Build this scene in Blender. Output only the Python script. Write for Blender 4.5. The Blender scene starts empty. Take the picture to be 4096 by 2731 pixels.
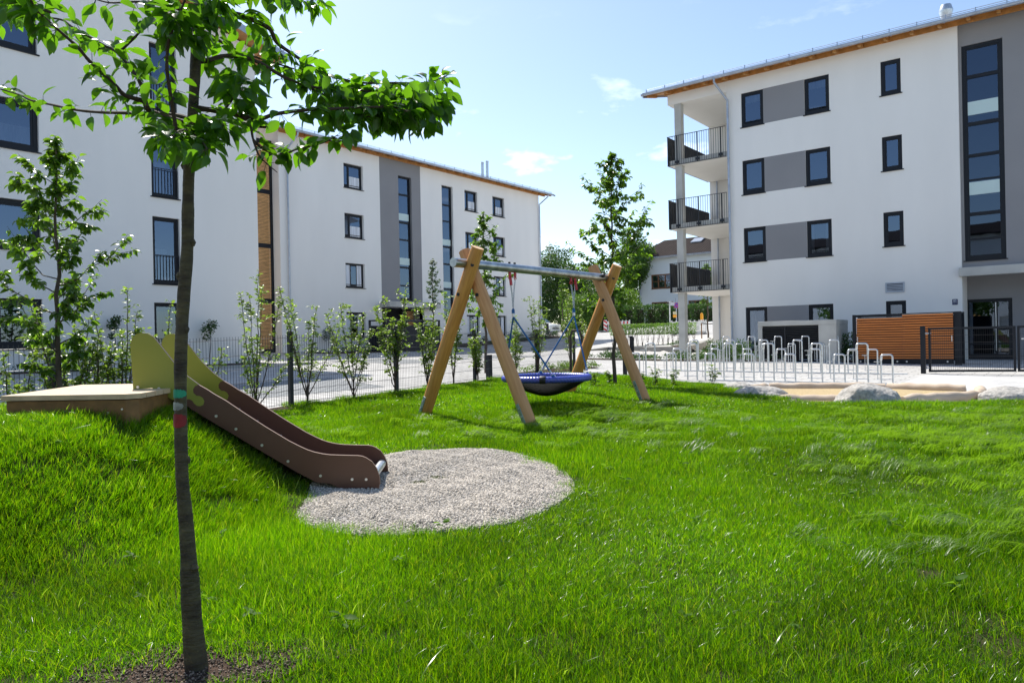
import bpy, bmesh, math, random
import numpy as np
from mathutils import Vector, Matrix, Euler
R = math.radians
scene = bpy.context.scene
COL = scene.collection

# ------------------------------------------------------------------ camera, sky, sun, exposure
RIGHT = Vector((0.78909, 0.61428, 0)); FWD = Vector((-0.61428, 0.78909, 0))   # plan axes of the view
CAMZ = 1.3
yaw, pitch, roll = R(-37.9), R(.052), R(-1.17)
def cam_matrix():
    cy, sy, cp, sp, cr, sr = math.cos(yaw), math.sin(yaw), math.cos(pitch), math.sin(pitch), math.cos(roll), math.sin(roll)
    B = Matrix(((1, 0, 0), (0, 0, -1), (0, 1, 0)))
    Rz = Matrix(((cy, -sy, 0), (sy, cy, 0), (0, 0, 1)))
    Rp = Matrix(((1, 0, 0), (0, cp, -sp), (0, sp, cp)))
    Rr = Matrix(((cr, -sr, 0), (sr, cr, 0), (0, 0, 1)))
    M = Rr @ Rp @ B @ Rz
    m = Matrix((M[0], -M[1], -M[2])).transposed().to_4x4()
    m.translation = (0, 0, CAMZ)
    return m
cd = bpy.data.cameras.new("camera"); cam = bpy.data.objects.new("camera", cd); COL.objects.link(cam)
cd.sensor_width = 36; cd.lens = 25.84; cd.clip_start = .05; cd.clip_end = 3000
cam.matrix_world = cam_matrix(); scene.camera = cam

SUNDIR = Vector((-9.2, 4.0, 12.6)).normalized()
EL = math.asin(SUNDIR.z); AZ = math.atan2(SUNDIR.x, SUNDIR.y)
world = bpy.data.worlds.new("World"); scene.world = world; world.use_nodes = True
wn = world.node_tree; wn.nodes.clear()
def wnode(t, **k):
    n = wn.nodes.new(t)
    for a, b in k.items(): setattr(n, a, b)
    return n
sky = wnode('ShaderNodeTexSky', sky_type='NISHITA', sun_disc=False, sun_elevation=EL, sun_rotation=AZ % (2*math.pi),
            altitude=500, air_density=1.0, dust_density=1.0, ozone_density=1.0)
tc = wnode('ShaderNodeTexCoord')
mp = wnode('ShaderNodeMapping'); mp.inputs['Scale'].default_value = (1, 1, 2.6)
wn.links.new(tc.outputs['Generated'], mp.inputs['Vector'])
nz = wnode('ShaderNodeTexNoise'); nz.inputs['Scale'].default_value = 7.5; nz.inputs['Detail'].default_value = 9; nz.inputs['Roughness'].default_value = .56
wn.links.new(mp.outputs['Vector'], nz.inputs['Vector'])
rmp = wnode('ShaderNodeValToRGB'); rmp.color_ramp.elements[0].position = .60; rmp.color_ramp.elements[1].position = .70
wn.links.new(nz.outputs['Fac'], rmp.inputs['Fac'])
sep = wnode('ShaderNodeSeparateXYZ'); wn.links.new(tc.outputs['Generated'], sep.inputs['Vector'])
band = wnode('ShaderNodeMapRange'); band.inputs['From Min'].default_value = .42; band.inputs['From Max'].default_value = .12
wn.links.new(sep.outputs['Z'], band.inputs['Value'])
mul = wnode('ShaderNodeMath', operation='MULTIPLY'); wn.links.new(rmp.outputs['Color'], mul.inputs[0]); wn.links.new(band.outputs['Result'], mul.inputs[1])
mul2 = wnode('ShaderNodeMath', operation='MULTIPLY'); wn.links.new(mul.outputs[0], mul2.inputs[0]); mul2.inputs[1].default_value = .8
mix = wnode('ShaderNodeMixRGB'); wn.links.new(mul2.outputs[0], mix.inputs['Fac'])
wn.links.new(sky.outputs['Color'], mix.inputs['Color1']); mix.inputs['Color2'].default_value = (9.5, 9.8, 10.2, 1)
bg = wnode('ShaderNodeBackground'); bg.inputs['Strength'].default_value = .114
wn.links.new(mix.outputs['Color'], bg.inputs['Color'])
out = wnode('ShaderNodeOutputWorld'); wn.links.new(bg.outputs['Background'], out.inputs['Surface'])

sl = bpy.data.lights.new("sun", 'SUN'); sl.energy = 3.8; sl.angle = R(.53); sl.color = (1, .955, .88)
sun = bpy.data.objects.new("sun", sl); COL.objects.link(sun)
sun.rotation_euler = SUNDIR.to_track_quat('Z', 'Y').to_euler(); sun.location = (0, 0, 40)

scene.view_settings.view_transform = 'Standard'; scene.view_settings.look = 'None'
scene.view_settings.exposure = .84; scene.view_settings.gamma = 1
scene.cycles.use_denoising = True
scene.cycles.max_bounces = 7; scene.cycles.transparent_max_bounces = 16; scene.cycles.diffuse_bounces = 3
scene.cycles.glossy_bounces = 3; scene.cycles.transmission_bounces = 4
scene.cycles.caustics_reflective = False; scene.cycles.caustics_refractive = False
scene.cycles.sample_clamp_indirect = 6

def S(x, d, z=0.):                 # plan position x to the right, d ahead of the camera
    v = RIGHT*x + FWD*d; return Vector((v.x, v.y, z))

# ------------------------------------------------------------------ materials
MATS = {}
def mat(name, col=(.5, .5, .5), rough=.6, metal=0., noise=None, bump=None, spec=.5, trans=None, coord='Object', stretch=(1, 1, 1), col2=None, rnd=None):
    """noise=(scale, amount) mottles the colour; bump=(scale, strength, distance); trans = translucent colour"""
    if name in MATS: return MATS[name]
    m = bpy.data.materials.new(name); m.use_nodes = True; nt = m.node_tree; N = nt.nodes; L = nt.links
    p = N['Principled BSDF']; p.inputs['Roughness'].default_value = rough; p.inputs['Metallic'].default_value = metal
    p.inputs['Specular IOR Level'].default_value = spec
    p.inputs['Base Color'].default_value = (*col, 1)
    t = N.new('ShaderNodeTexCoord'); mpg = N.new('ShaderNodeMapping'); mpg.inputs['Scale'].default_value = stretch
    L.new(t.outputs[coord], mpg.inputs['Vector'])
    src = None
    if noise:
        n = N.new('ShaderNodeTexNoise'); n.inputs['Scale'].default_value = noise[0]; n.inputs['Detail'].default_value = 5
        L.new(mpg.outputs['Vector'], n.inputs['Vector'])
        mr = N.new('ShaderNodeMapRange'); mr.inputs['From Min'].default_value = .3; mr.inputs['From Max'].default_value = .7
        L.new(n.outputs['Fac'], mr.inputs['Value'])
        mx = N.new('ShaderNodeMixRGB'); L.new(mr.outputs['Result'], mx.inputs['Fac'])
        c2 = col2 if col2 else tuple(min(1, c*(1+noise[1])) for c in col)
        c1 = col if col2 else tuple(c*(1-noise[1]) for c in col)
        mx.inputs['Color1'].default_value = (*c1, 1); mx.inputs['Color2'].default_value = (*c2, 1)
        src = mx.outputs['Color']
    if rnd:
        oi = N.new('ShaderNodeObjectInfo'); hs = N.new('ShaderNodeHueSaturation')
        mr2 = N.new('ShaderNodeMapRange'); mr2.inputs['To Min'].default_value = 1-rnd; mr2.inputs['To Max'].default_value = 1+rnd
        L.new(oi.outputs['Random'], mr2.inputs['Value']); L.new(mr2.outputs['Result'], hs.inputs['Value'])
        if src: L.new(src, hs.inputs['Color'])
        else: hs.inputs['Color'].default_value = (*col, 1)
        src = hs.outputs['Color']
    if src: L.new(src, p.inputs['Base Color'])
    if bump:
        n2 = N.new('ShaderNodeTexNoise'); n2.inputs['Scale'].default_value = bump[0]; n2.inputs['Detail'].default_value = 6
        L.new(mpg.outputs['Vector'], n2.inputs['Vector'])
        b = N.new('ShaderNodeBump'); b.inputs['Strength'].default_value = bump[1]; b.inputs['Distance'].default_value = bump[2]
        L.new(n2.outputs['Fac'], b.inputs['Height']); L.new(b.outputs['Normal'], p.inputs['Normal'])
    if trans:
        tr = N.new('ShaderNodeBsdfTranslucent'); tr.inputs['Color'].default_value = (*trans[:3], 1)
        mxs = N.new('ShaderNodeMixShader'); mxs.inputs['Fac'].default_value = trans[3]
        o = N['Material Output']; L.new(p.outputs['BSDF'], mxs.inputs[1]); L.new(tr.outputs['BSDF'], mxs.inputs[2])
        L.new(mxs.outputs['Shader'], o.inputs['Surface'])
        if src and len(trans) > 4:
            sc = N.new('ShaderNodeMixRGB'); sc.blend_type = 'MULTIPLY'; sc.inputs['Fac'].default_value = 1
            k = tuple(trans[i]/max(col[i], 1e-3) for i in range(3)); sc.inputs['Color2'].default_value = (*k, 1)
            L.new(src, sc.inputs['Color1']); L.new(sc.outputs['Color'], tr.inputs['Color'])
    MATS[name] = m; return m

def glass(name, base=(.02, .025, .035), ior=2.0, through=.0, tint=(.7, .75, .78)):
    m = bpy.data.materials.new(name); m.use_nodes = True; nt = m.node_tree; N = nt.nodes; L = nt.links
    N.remove(N['Principled BSDF'])
    fr = N.new('ShaderNodeFresnel'); fr.inputs['IOR'].default_value = ior
    gl = N.new('ShaderNodeBsdfGlossy'); gl.inputs['Roughness'].default_value = .012; gl.inputs['Color'].default_value = (.58, .74, 1, 1)  # blue of the reflected sky strengthened through the gloss colour
    tcn = N.new('ShaderNodeTexCoord'); nn = N.new('ShaderNodeTexNoise'); nn.inputs['Scale'].default_value = .9
    L.new(tcn.outputs['Object'], nn.inputs['Vector'])
    bp = N.new('ShaderNodeBump'); bp.inputs['Strength'].default_value = .08; bp.inputs['Distance'].default_value = .02
    L.new(nn.outputs['Fac'], bp.inputs['Height']); L.new(bp.outputs['Normal'], gl.inputs['Normal'])
    t = N.new('ShaderNodeBsdfTransparent'); t.inputs['Color'].default_value = (*tint, 1)
    mx = N.new('ShaderNodeMixShader'); L.new(fr.outputs['Fac'], mx.inputs['Fac'])
    L.new(t.outputs['BSDF'], mx.inputs[1]); L.new(gl.outputs['BSDF'], mx.inputs[2])
    L.new(mx.outputs['Shader'], N['Material Output'].inputs['Surface'])
    MATS[name] = m; return m

def paving(name, c1, c2, mortar, w, h, rot=0, off=.5, ms=.012):
    m = bpy.data.materials.new(name); m.use_nodes = True; nt = m.node_tree; N = nt.nodes; L = nt.links
    p = N['Principled BSDF']; p.inputs['Roughness'].default_value = .85; p.inputs['Specular IOR Level'].default_value = .25
    g = N.new('ShaderNodeNewGeometry'); mpg = N.new('ShaderNodeMapping'); mpg.inputs['Rotation'].default_value = (0, 0, rot)
    L.new(g.outputs['Position'], mpg.inputs['Vector'])
    b = N.new('ShaderNodeTexBrick'); b.inputs['Scale'].default_value = 1; b.inputs['Brick Width'].default_value = w
    b.inputs['Row Height'].default_value = h; b.inputs['Mortar Size'].default_value = ms; b.offset = off
    b.inputs['Color1'].default_value = (*c1, 1); b.inputs['Color2'].default_value = (*c2, 1); b.inputs['Mortar'].default_value = (*mortar, 1)
    L.new(mpg.outputs['Vector'], b.inputs['Vector'])
    n = N.new('ShaderNodeTexNoise'); n.inputs['Scale'].default_value = .55; n.inputs['Detail'].default_value = 8
    L.new(g.outputs['Position'], n.inputs['Vector'])
    mr = N.new('ShaderNodeMapRange'); mr.inputs['From Min'].default_value = .3; mr.inputs['From Max'].default_value = .7
    mr.inputs['To Min'].default_value = .86; mr.inputs['To Max'].default_value = 1.08
    L.new(n.outputs['Fac'], mr.inputs['Value'])
    mx = N.new('ShaderNodeVectorMath'); mx.operation = 'SCALE'; L.new(b.outputs['Color'], mx.inputs[0]); L.new(mr.outputs['Result'], mx.inputs['Scale'])
    L.new(mx.outputs['Vector'], p.inputs['Base Color'])
    MATS[name] = m; return m

plaster = mat('white_render', (.87, .845, .80), .9, stretch=(1, 1, .22), noise=(.8, .03), bump=(90, .35, .004), spec=.2)
plaster_grey = mat('grey_render', (.285, .28, .285), .9, noise=(.5, .05), bump=(90, .35, .004), spec=.2)
plaster_old = mat('old_white_render', (.66, .70, .72), .9, noise=(.3, .06), spec=.2)
concrete = mat('concrete', (.43, .42, .39), .85, noise=(2.2, .14), bump=(40, .3, .003), spec=.25)
concrete_light = mat('light_concrete', (.52, .51, .47), .85, noise=(1.4, .12), bump=(40, .3, .003), spec=.25)
anthracite = mat('anthracite_frame', (.012, .014, .019), .5, spec=.3)
black_metal = mat('dark_metal', (.02, .023, .028), .45, metal=.2)
zinc = mat('zinc_gutter', (.42, .46, .53), .42, metal=.55, noise=(3, .12))
galv = mat('galvanised_steel', (.62, .64, .66), .34, metal=.85, noise=(14, .16), bump=(60, .15, .002))
galv_beam = mat('galvanised_beam', (.42, .44, .44), .34, metal=.9, noise=(9, .28), bump=(70, .2, .002))
roof_metal = mat('roof_sheet', (.38, .40, .44), .45, metal=.5)
wood_soffit = mat('soffit_larch', (.50, .24, .07), .6, noise=(6, .2))
glass_m = glass('window_glass', ior=2.6, tint=(.45, .5, .56))
glass_dark = glass('stair_glass', ior=2.1, tint=(.25, .28, .32))
frosted = mat('frosted_band', (.55, .68, .66), .35)
room_dark_m = mat('unlit_room_dark', (.030, .032, .036), .9, noise=(1.5, .5))  # near-black colour stands in for the darkness of unlit interiors
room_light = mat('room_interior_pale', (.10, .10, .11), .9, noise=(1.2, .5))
curtain_m = mat('curtain', (.70, .72, .76), .9, noise=(7, .25), stretch=(1, 1, .05))
curtain_y = mat('yellow_curtain', (.50, .44, .16), .9, noise=(7, .3), stretch=(1, 1, .05))
soil = mat('soil', (.035, .024, .017), .95, noise=(18, .5), bump=(30, .9, .03), spec=.15)
mulch = mat('bark_mulch', (.06, .038, .026), .95, noise=(30, .6), bump=(40, .9, .03), spec=.2)
lawn_soil = mat('lawn_soil', (.030, .045, .010), .95, noise=(3.5, .4), col2=(.055, .045, .022), bump=(25, .8, .02), spec=.1)
gravel_m = mat('gravel_bed', (.40, .375, .345), .95, noise=(60, .3), bump=(70, 1, .02), spec=.2)
pebble_m = mat('pebble', (.52, .465, .39), .85, rnd=.45, spec=.3)
stone_chip = mat('stone_chip', (.16, .12, .09), .85, rnd=.85, spec=.3)
sand_m = mat('sand', (.47, .36, .20), .95, noise=(30, .18), bump=(45, .8, .02), spec=.15)
pave = paving('concrete_paving', (.53, .515, .485), (.44, .43, .41), (.22, .215, .20), .62, .31, ms=.016)
pave_far = paving('road_paving', (.53, .52, .50), (.50, .49, .47), (.40, .39, .38), 1.2, .8)
pave_bay = paving('grey_bay_paving', (.19, .20, .21), (.16, .17, .18), (.33, .34, .33), .24, .16, ms=.02)
pave_slab = paving('large_slabs', (.56, .55, .53), (.52, .51, .49), (.30, .29, .28), 1.0, 1.0, rot=.32, ms=.008)
wood_leg = mat('round_timber', (.50, .215, .045), .55, noise=(7, .22), col2=(.68, .34, .08), stretch=(6, 6, .5), bump=(20, .25, .003))
wood_leg2 = mat('round_timber_pinkish', (.56, .255, .09), .55, noise=(7, .22), col2=(.70, .38, .15), stretch=(6, 6, .5), bump=(20, .25, .003))
wood_end = mat('timber_end_grain', (.55, .36, .19), .7, noise=(12, .2))
wood_deck = mat('deck_boards', (.56, .42, .26), .65, noise=(3, .15), stretch=(.5, 6, 6), bump=(20, .2, .002))
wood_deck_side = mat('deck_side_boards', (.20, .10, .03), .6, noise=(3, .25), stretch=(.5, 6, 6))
log_m = mat('sandpit_log', (.56, .44, .32), .75, noise=(2.5, .16), bump=(10, .4, .01))
slat_orange = mat('orange_slats', (.62, .19, .035), .5, noise=(2.2, .12), stretch=(.6, 6, 6))
slat_cedar = mat('larch_slats', (.72, .40, .16), .65, noise=(4, .3), stretch=(3, .7, 6))
hpl_brown = mat('brown_panel', (.105, .047, .030), .42, noise=(2, .05), bump=(220, .2, .001))
hpl_brown_edge = mat('brown_panel_edge', (.30, .19, .13), .5)
hpl_green = mat('olive_green_panel', (.25, .27, .035), .42, noise=(2, .04), bump=(220, .2, .001))
hpl_green_edge = mat('green_panel_edge', (.12, .075, .045), .5)
rope_rim = mat('blue_rope_rim', (.05, .075, .42), .30, noise=(40, .3), spec=.9)
rope_blue = mat('blue_rope', (.012, .13, .36), .5, bump=(150, .8, .006))
net_black = mat('black_net', (.012, .013, .014), .6)
rubber = mat('black_rubber', (.015, .015, .016), .55)
red_m = mat('red_shackle', (.50, .012, .02), .35)
white_plastic = mat('white_plastic', (.78, .78, .76), .45)
red_white = mat('red_reflective', (.60, .02, .025), .4)
amber = mat('amber_lens', (.85, .36, .01), .25)
blue_sign = mat('blue_enamel', (.010, .015, .085), .3)
no_stop_blue = mat('sign_blue', (.02, .05, .45), .35)
sign_white = mat('sign_white', (.62, .64, .68), .4)
car_white = mat('white_car_paint', (.80, .81, .82), .22, spec=.6)
car_black = mat('car_black_trim', (.015, .015, .017), .4)
car_glass = mat('car_glass', (.05, .09, .11), .05, spec=.9)
chrome = mat('chrome', (.7, .7, .72), .12, metal=1)
lens_m = mat('headlamp_glass', (.35, .37, .40), .1, spec=.9)
tile_m = None
plate_green = mat('galvanised_foot', (.30, .37, .33), .42, metal=.55, noise=(20, .1))
boulder_m = mat('boulder_granite', (.41, .385, .345), .85, noise=(22, .32), bump=(14, .8, .03), spec=.25)
bark = mat('cherry_bark', (.030, .020, .012), .75, noise=(7, .5), col2=(.105, .088, .040), stretch=(1.6, 1.6, 5), bump=(26, .9, .008))
bark_thin = mat('sapling_bark', (.075, .055, .038), .8, noise=(12, .3))
stem_m = mat('shrub_stem', (.065, .042, .028), .8, noise=(12, .3))
branch_m = mat('twig_brown', (.055, .036, .024), .8)
ringgreen = mat('green_paint', (.01, .26, .14), .6, noise=(25, .3)); ringwhite = mat('white_paint', (.34, .35, .31), .6, noise=(30, .5)); ringred = mat('red_paint', (.22, .006, .010), .6, noise=(25, .3))
def leafmat(name, c, t, f=.5, sc=3., am=.35, rough=.38, spec=.5):
    return mat(name, c, rough, noise=(sc, am), trans=(*t, f, 1), spec=spec)
leaf_cherry = leafmat('cherry_leaf', (.040, .102, .012), (.165, .40, .010), .53, 4, .3, .33)
leaf_young = leafmat('young_tree_leaf', (.068, .140, .020), (.21, .39, .02), .5, 3, .35, .3)
leaf_shrub = leafmat('shrub_leaf', (.115, .185, .035), (.30, .46, .04), .45, 5, .4, .38)
leaf_far = leafmat('far_tree_leaf', (.065, .135, .022), (.16, .31, .02), .44, .7, .4, .5)
leaf_dark = leafmat('dark_tree_leaf', (.042, .090, .020), (.085, .18, .015), .36, .7, .4, .5)
leaf_bright = leafmat('bright_bush_leaf', (.11, .20, .022), (.24, .42, .03), .4, .9, .35, .5)
leaf_hedge = leafmat('hedge_leaf', (.045, .100, .022), (.08, .19, .02), .35, 1.2, .4, .45)
leaf_lowhedge = leafmat('trained_hedge_leaf', (.10, .19, .035), (.22, .40, .04), .42, 2, .35, .45)
leaf_bed = leafmat('bed_plant_leaf', (.055, .115, .035), (.10, .21, .04), .35, 2, .4, .5)
def grass_material():
    m = bpy.data.materials.new('grass_blade'); m.use_nodes = True; nt = m.node_tree; N = nt.nodes; L = nt.links; p = N['Principled BSDF']
    p.inputs['Roughness'].default_value = .25; p.inputs['Specular IOR Level'].default_value = .36
    g = N.new('ShaderNodeNewGeometry'); cr = N.new('ShaderNodeValToRGB'); e = cr.color_ramp.elements
    e[0].position = 0; e[0].color = (.026, .080, .003, 1); e[1].position = 1; e[1].color = (.26, .24, .06, 1)
    for ps, c in ((.30, (.055, .130, .003, 1)), (.70, (.098, .180, .004, 1)), (.93, (.165, .235, .008, 1)), (.985, (.20, .22, .04, 1))): q = e.new(ps); q.color = c
    L.new(g.outputs['Random Per Island'], cr.inputs['Fac'])
    n = N.new('ShaderNodeTexNoise'); n.inputs['Scale'].default_value = .8; n.inputs['Detail'].default_value = 4; L.new(g.outputs['Position'], n.inputs['Vector'])
    mr = N.new('ShaderNodeMapRange'); mr.inputs['From Min'].default_value = .32; mr.inputs['From Max'].default_value = .68; mr.inputs['To Min'].default_value = .68; mr.inputs['To Max'].default_value = 1.28
    L.new(n.outputs['Fac'], mr.inputs['Value']); v = N.new('ShaderNodeVectorMath'); v.operation = 'SCALE'; L.new(cr.outputs['Color'], v.inputs[0]); L.new(mr.outputs['Result'], v.inputs['Scale'])
    L.new(v.outputs['Vector'], p.inputs['Base Color'])
    t = N.new('ShaderNodeBsdfTranslucent'); k = N.new('ShaderNodeVectorMath'); k.operation = 'MULTIPLY'; k.inputs[1].default_value = (2.35, 2.7, .4); L.new(v.outputs['Vector'], k.inputs[0]); L.new(k.outputs['Vector'], t.inputs['Color'])
    mx = N.new('ShaderNodeMixShader'); mx.inputs['Fac'].default_value = .55; L.new(p.outputs['BSDF'], mx.inputs[1]); L.new(t.outputs['BSDF'], mx.inputs[2]); L.new(mx.outputs['Shader'], N['Material Output'].inputs['Surface'])
    return m
grass_m = grass_material()
grass_sheen = mat('combed_grass_sheen', (.115, .205, .018), .42, noise=(1.2, .3), trans=(.25, .46, .015, .5), spec=.6, rnd=.2)  # paler colour stands in for the sheen on flattened blades
grass_tall_m = mat('tall_grass_blade', (.14, .24, .02), .25, trans=(.40, .62, .03, .55), spec=.7, rnd=.15)

# ------------------------------------------------------------------ mesh helpers
def loc_of(parent):
    v = Vector((0, 0, 0))
    while parent is not None:
        v = v + parent.location; parent = parent.parent
    return v
def world_of(parent):
    m = Matrix.Identity(4)
    while parent is not None:
        m = parent.matrix_basis @ m; parent = parent.parent
    return m
class MB:
    def __init__(s): s.v = []; s.f = []; s.m = []
    def face(s, pts, mi=0):
        i = len(s.v); s.v += [tuple(p) for p in pts]; s.f.append(tuple(range(i, i+len(pts)))); s.m.append(mi)
    def add(s, vs, fs, mi=0):
        i = len(s.v); s.v += [tuple(p) for p in vs]
        for f in fs: s.f.append(tuple(i+k for k in f)); s.m.append(mi)
    def hexa(s, c, mi=0):            # c: 8 corners, bottom 4 ccw then top 4
        s.add(c, [(0, 3, 2, 1), (4, 5, 6, 7), (0, 1, 5, 4), (1, 2, 6, 5), (2, 3, 7, 6), (3, 0, 4, 7)], mi)
    def box(s, x0, x1, y0, y1, z0, z1, mi=0):
        s.hexa([(x0, y0, z0), (x1, y0, z0), (x1, y1, z0), (x0, y1, z0), (x0, y0, z1), (x1, y0, z1), (x1, y1, z1), (x0, y1, z1)], mi)
    def fbox(s, F, u0, u1, n0, n1, z0, z1, mi=0):   # box in a facade frame
        s.hexa([F(u0, n0, z0), F(u1, n0, z0), F(u1, n1, z0), F(u0, n1, z0), F(u0, n0, z1), F(u1, n0, z1), F(u1, n1, z1), F(u0, n1, z1)], mi)
    def bar(s, a, b, w, h=None, up=(0, 0, 1), mi=0):
        a, b = Vector(a), Vector(b); h = h or w; d = (b-a).normalized(); u = Vector(up)
        if abs(d.dot(u)) > .98: u = Vector((1, 0, 0))
        x = d.cross(u).normalized(); y = x.cross(d)
        c = [a+x*sx*w/2+y*sy*h/2 for sx, sy in ((-1, -1), (1, -1), (1, 1), (-1, 1))]
        e = [p+(b-a) for p in c]; s.hexa(c+e, mi)
    def tube(s, pts, r, n=8, mi=0, cap=True):
        pts = [Vector(p) for p in pts]; k = len(pts)
        rs = r if isinstance(r, (list, tuple)) else [r]*k
        rings = []; pu = None
        for i, p in enumerate(pts):
            d = (pts[min(i+1, k-1)]-pts[max(i-1, 0)])
            d = d.normalized() if d.length > 1e-9 else Vector((0, 0, 1))
            if pu is None: pu = Vector((0, 0, 1)) if abs(d.z) < .9 else Vector((1, 0, 0))
            x = d.cross(pu).normalized(); y = x.cross(d).normalized(); pu = y
            rings.append([p+(x*math.cos(2*math.pi*j/n)+y*math.sin(2*math.pi*j/n))*rs[i] for j in range(n)])
        i0 = len(s.v)
        for rg in rings: s.v += [tuple(q) for q in rg]
        for i in range(k-1):
            for j in range(n):
                a = i0+i*n+j; b = i0+i*n+(j+1) % n
                s.f.append((a, b, b+n, a+n)); s.m.append(mi)
        if cap:
            s.f.append(tuple(i0+j for j in range(n))[::-1]); s.m.append(mi)
            s.f.append(tuple(i0+(k-1)*n+j for j in range(n))); s.m.append(mi)
    def torus(s, c, ax, R1, r, n=16, k=6, mi=0, sx=1., arc=1.):
        c = Vector(c); ax = Vector(ax).normalized(); t = Vector((0, 0, 1)) if abs(ax.z) < .9 else Vector((1, 0, 0))
        x = ax.cross(t).normalized(); y = ax.cross(x)
        pts = [c+x*math.cos(2*math.pi*i/n)*R1*sx+y*math.sin(2*math.pi*i/n)*R1 for i in range(n+1)]
        s.tube(pts, r, k, mi, cap=False)
    def lathe(s, c, prof, n=16, mi=0):
        c = Vector(c); rings = [[c+Vector((r*math.cos(2*math.pi*j/n), r*math.sin(2*math.pi*j/n), z)) for j in range(n)] for r, z in prof]
        i0 = len(s.v)
        for rg in rings: s.v += [tuple(q) for q in rg]
        for i in range(len(prof)-1):
            for j in range(n):
                a = i0+i*n+j; b = i0+i*n+(j+1) % n; s.f.append((a, b, b+n, a+n)); s.m.append(mi)
        s.f.append(tuple(i0+j for j in range(n))[::-1]); s.m.append(mi)
        s.f.append(tuple(i0+(len(prof)-1)*n+j for j in range(n))); s.m.append(mi)
    def prism(s, pts, off, mi=0, edge=None):   # polygon pts extruded by vector off
        off = Vector(off); a = [Vector(p) for p in pts]; b = [p+off for p in a]; n = len(a)
        s.add(a+b, [tuple(range(n))[::-1], tuple(range(n, 2*n))], mi)
        s.add(a+b, [(i, (i+1) % n, n+(i+1) % n, n+i) for i in range(n)], mi if edge is None else edge)
    def build(s, name, m, parent=None, smooth=False, bevel=0., loc=None, mw=None):
        me = bpy.data.meshes.new(name)
        off = loc_of(parent) if loc is None else Vector(loc)
        W = world_of(parent)
        if mw is not None: vs = s.v
        elif any(abs(W[i][i]-1) > 1e-6 for i in range(3)):
            Wi = W.inverted(); vs = [tuple(Wi @ Vector(p)) for p in s.v]
        else: vs = [(x-off.x, y-off.y, z-off.z) for x, y, z in s.v]
        me.from_pydata(vs, [], s.f)
        ms = m if isinstance(m, (list, tuple)) else [m]
        for q in ms: me.materials.append(q)
        if len(ms) > 1: me.polygons.foreach_set('material_index', s.m)
        if smooth:
            me.shade_smooth()
            try: me.set_sharp_from_angle(angle=R(40))
            except Exception: pass
        me.update()
        o = bpy.data.objects.new(name, me); COL.objects.link(o)
        if parent is not None: o.parent = parent
        if loc is not None and parent is None: o.location = loc
        if mw is not None:
            o.matrix_local = Matrix.Translation(-loc_of(parent)) @ mw
        if bevel:
            b = o.modifiers.new('bevel', 'BEVEL'); b.width = bevel; b.segments = 2; b.limit_method = 'ANGLE'
        return o
def tag(o, label=None, cat=None, group=None, kind=None):
    if label: o['label'] = label
    if cat: o['category'] = cat
    if group: o['group'] = group
    if kind: o['kind'] = kind
    return o
def thing(name, label, cat, loc=(0, 0, 0), group=None):
    o = bpy.data.objects.new(name, None); COL.objects.link(o); o.location = loc; o.empty_display_size = .2
    return tag(o, label, cat, group)
def copy_tree(o, parent=None):
    c = o.copy(); COL.objects.link(c); c.parent = parent
    for ch in list(o.children): copy_tree(ch, c)
    return c

def np_mesh(name, V, F, m, parent=None, smooth=False, mi=None):
    """V (n,3) array, F (k,q) array of equal sized faces"""
    me = bpy.data.meshes.new(name)
    off = loc_of(parent); V = np.asarray(V, np.float32)-np.array(off, np.float32)
    k, q = F.shape
    me.vertices.add(len(V)); me.vertices.foreach_set('co', V.ravel())
    me.loops.add(k*q); me.loops.foreach_set('vertex_index', F.ravel().astype(np.int32))
    me.polygons.add(k); me.polygons.foreach_set('loop_start', np.arange(0, k*q, q, dtype=np.int32))
    me.polygons.foreach_set('loop_total', np.full(k, q, dtype=np.int32))
    for mm in (m if isinstance(m, (list, tuple)) else [m]): me.materials.append(mm)
    if mi is not None: me.polygons.foreach_set('material_index', mi)
    if smooth: me.polygons.foreach_set('use_smooth', np.ones(k, dtype=bool))
    me.update(calc_edges=True)
    o = bpy.data.objects.new(name, me); COL.objects.link(o)
    if parent is not None: o.parent = parent
    return o

# leaf templates: x across, y along, z up; faces quads
def leaf_tpl(detail):
    if detail == 2:
        ys = [0, .12, .32, .55, .8, 1.0]; ws = [.015, .17, .27, .26, .14, .0]; dr = [0, .01, 0, -.05, -.13, -.22]
    elif detail == 1:
        ys = [0, .3, .7, 1.0]; ws = [.02, .24, .2, .0]; dr = [0, .0, -.06, -.16]
    else:
        return np.array([[0, 0, 0], [.25, .45, .05], [0, 1, -.1], [-.25, .45, .05]]), np.array([[0, 1, 2, 3]])
    v = []; f = []
    for y, w, z in zip(ys, ws, dr): v += [(-w, y, z+w*.35), (0, y, z), (w, y, z+w*.35)]
    for i in range(len(ys)-1):
        a = 3*i; f += [(a, a+1, a+4, a+3), (a+1, a+2, a+5, a+4)]
    return np.array(v), np.array(f)
TPL = {k: leaf_tpl(k) for k in (0, 1, 2)}
def leaves_mesh(name, P, D, N, size, m, parent, detail=1, wid=1.):
    """P positions, D directions along the leaf, N leaf normals (n,3), size (n,)"""
    T, F = TPL[detail]
    D = D/np.linalg.norm(D, axis=1, keepdims=True)
    X = np.cross(D, N); X /= np.maximum(np.linalg.norm(X, axis=1, keepdims=True), 1e-6); Z = np.cross(X, D)
    n = len(P); q = len(T)
    V = P[:, None, :] + size[:, None, None]*(T[None, :, 0:1]*wid*X[:, None, :]+T[None, :, 1:2]*D[:, None, :]+T[None, :, 2:3]*Z[:, None, :])
    FF = (F[None]+(np.arange(n)*q)[:, None, None]).reshape(-1, 4)
    return np_mesh(name, V.reshape(-1, 3), FF, m, parent, smooth=detail == 2)

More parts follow.
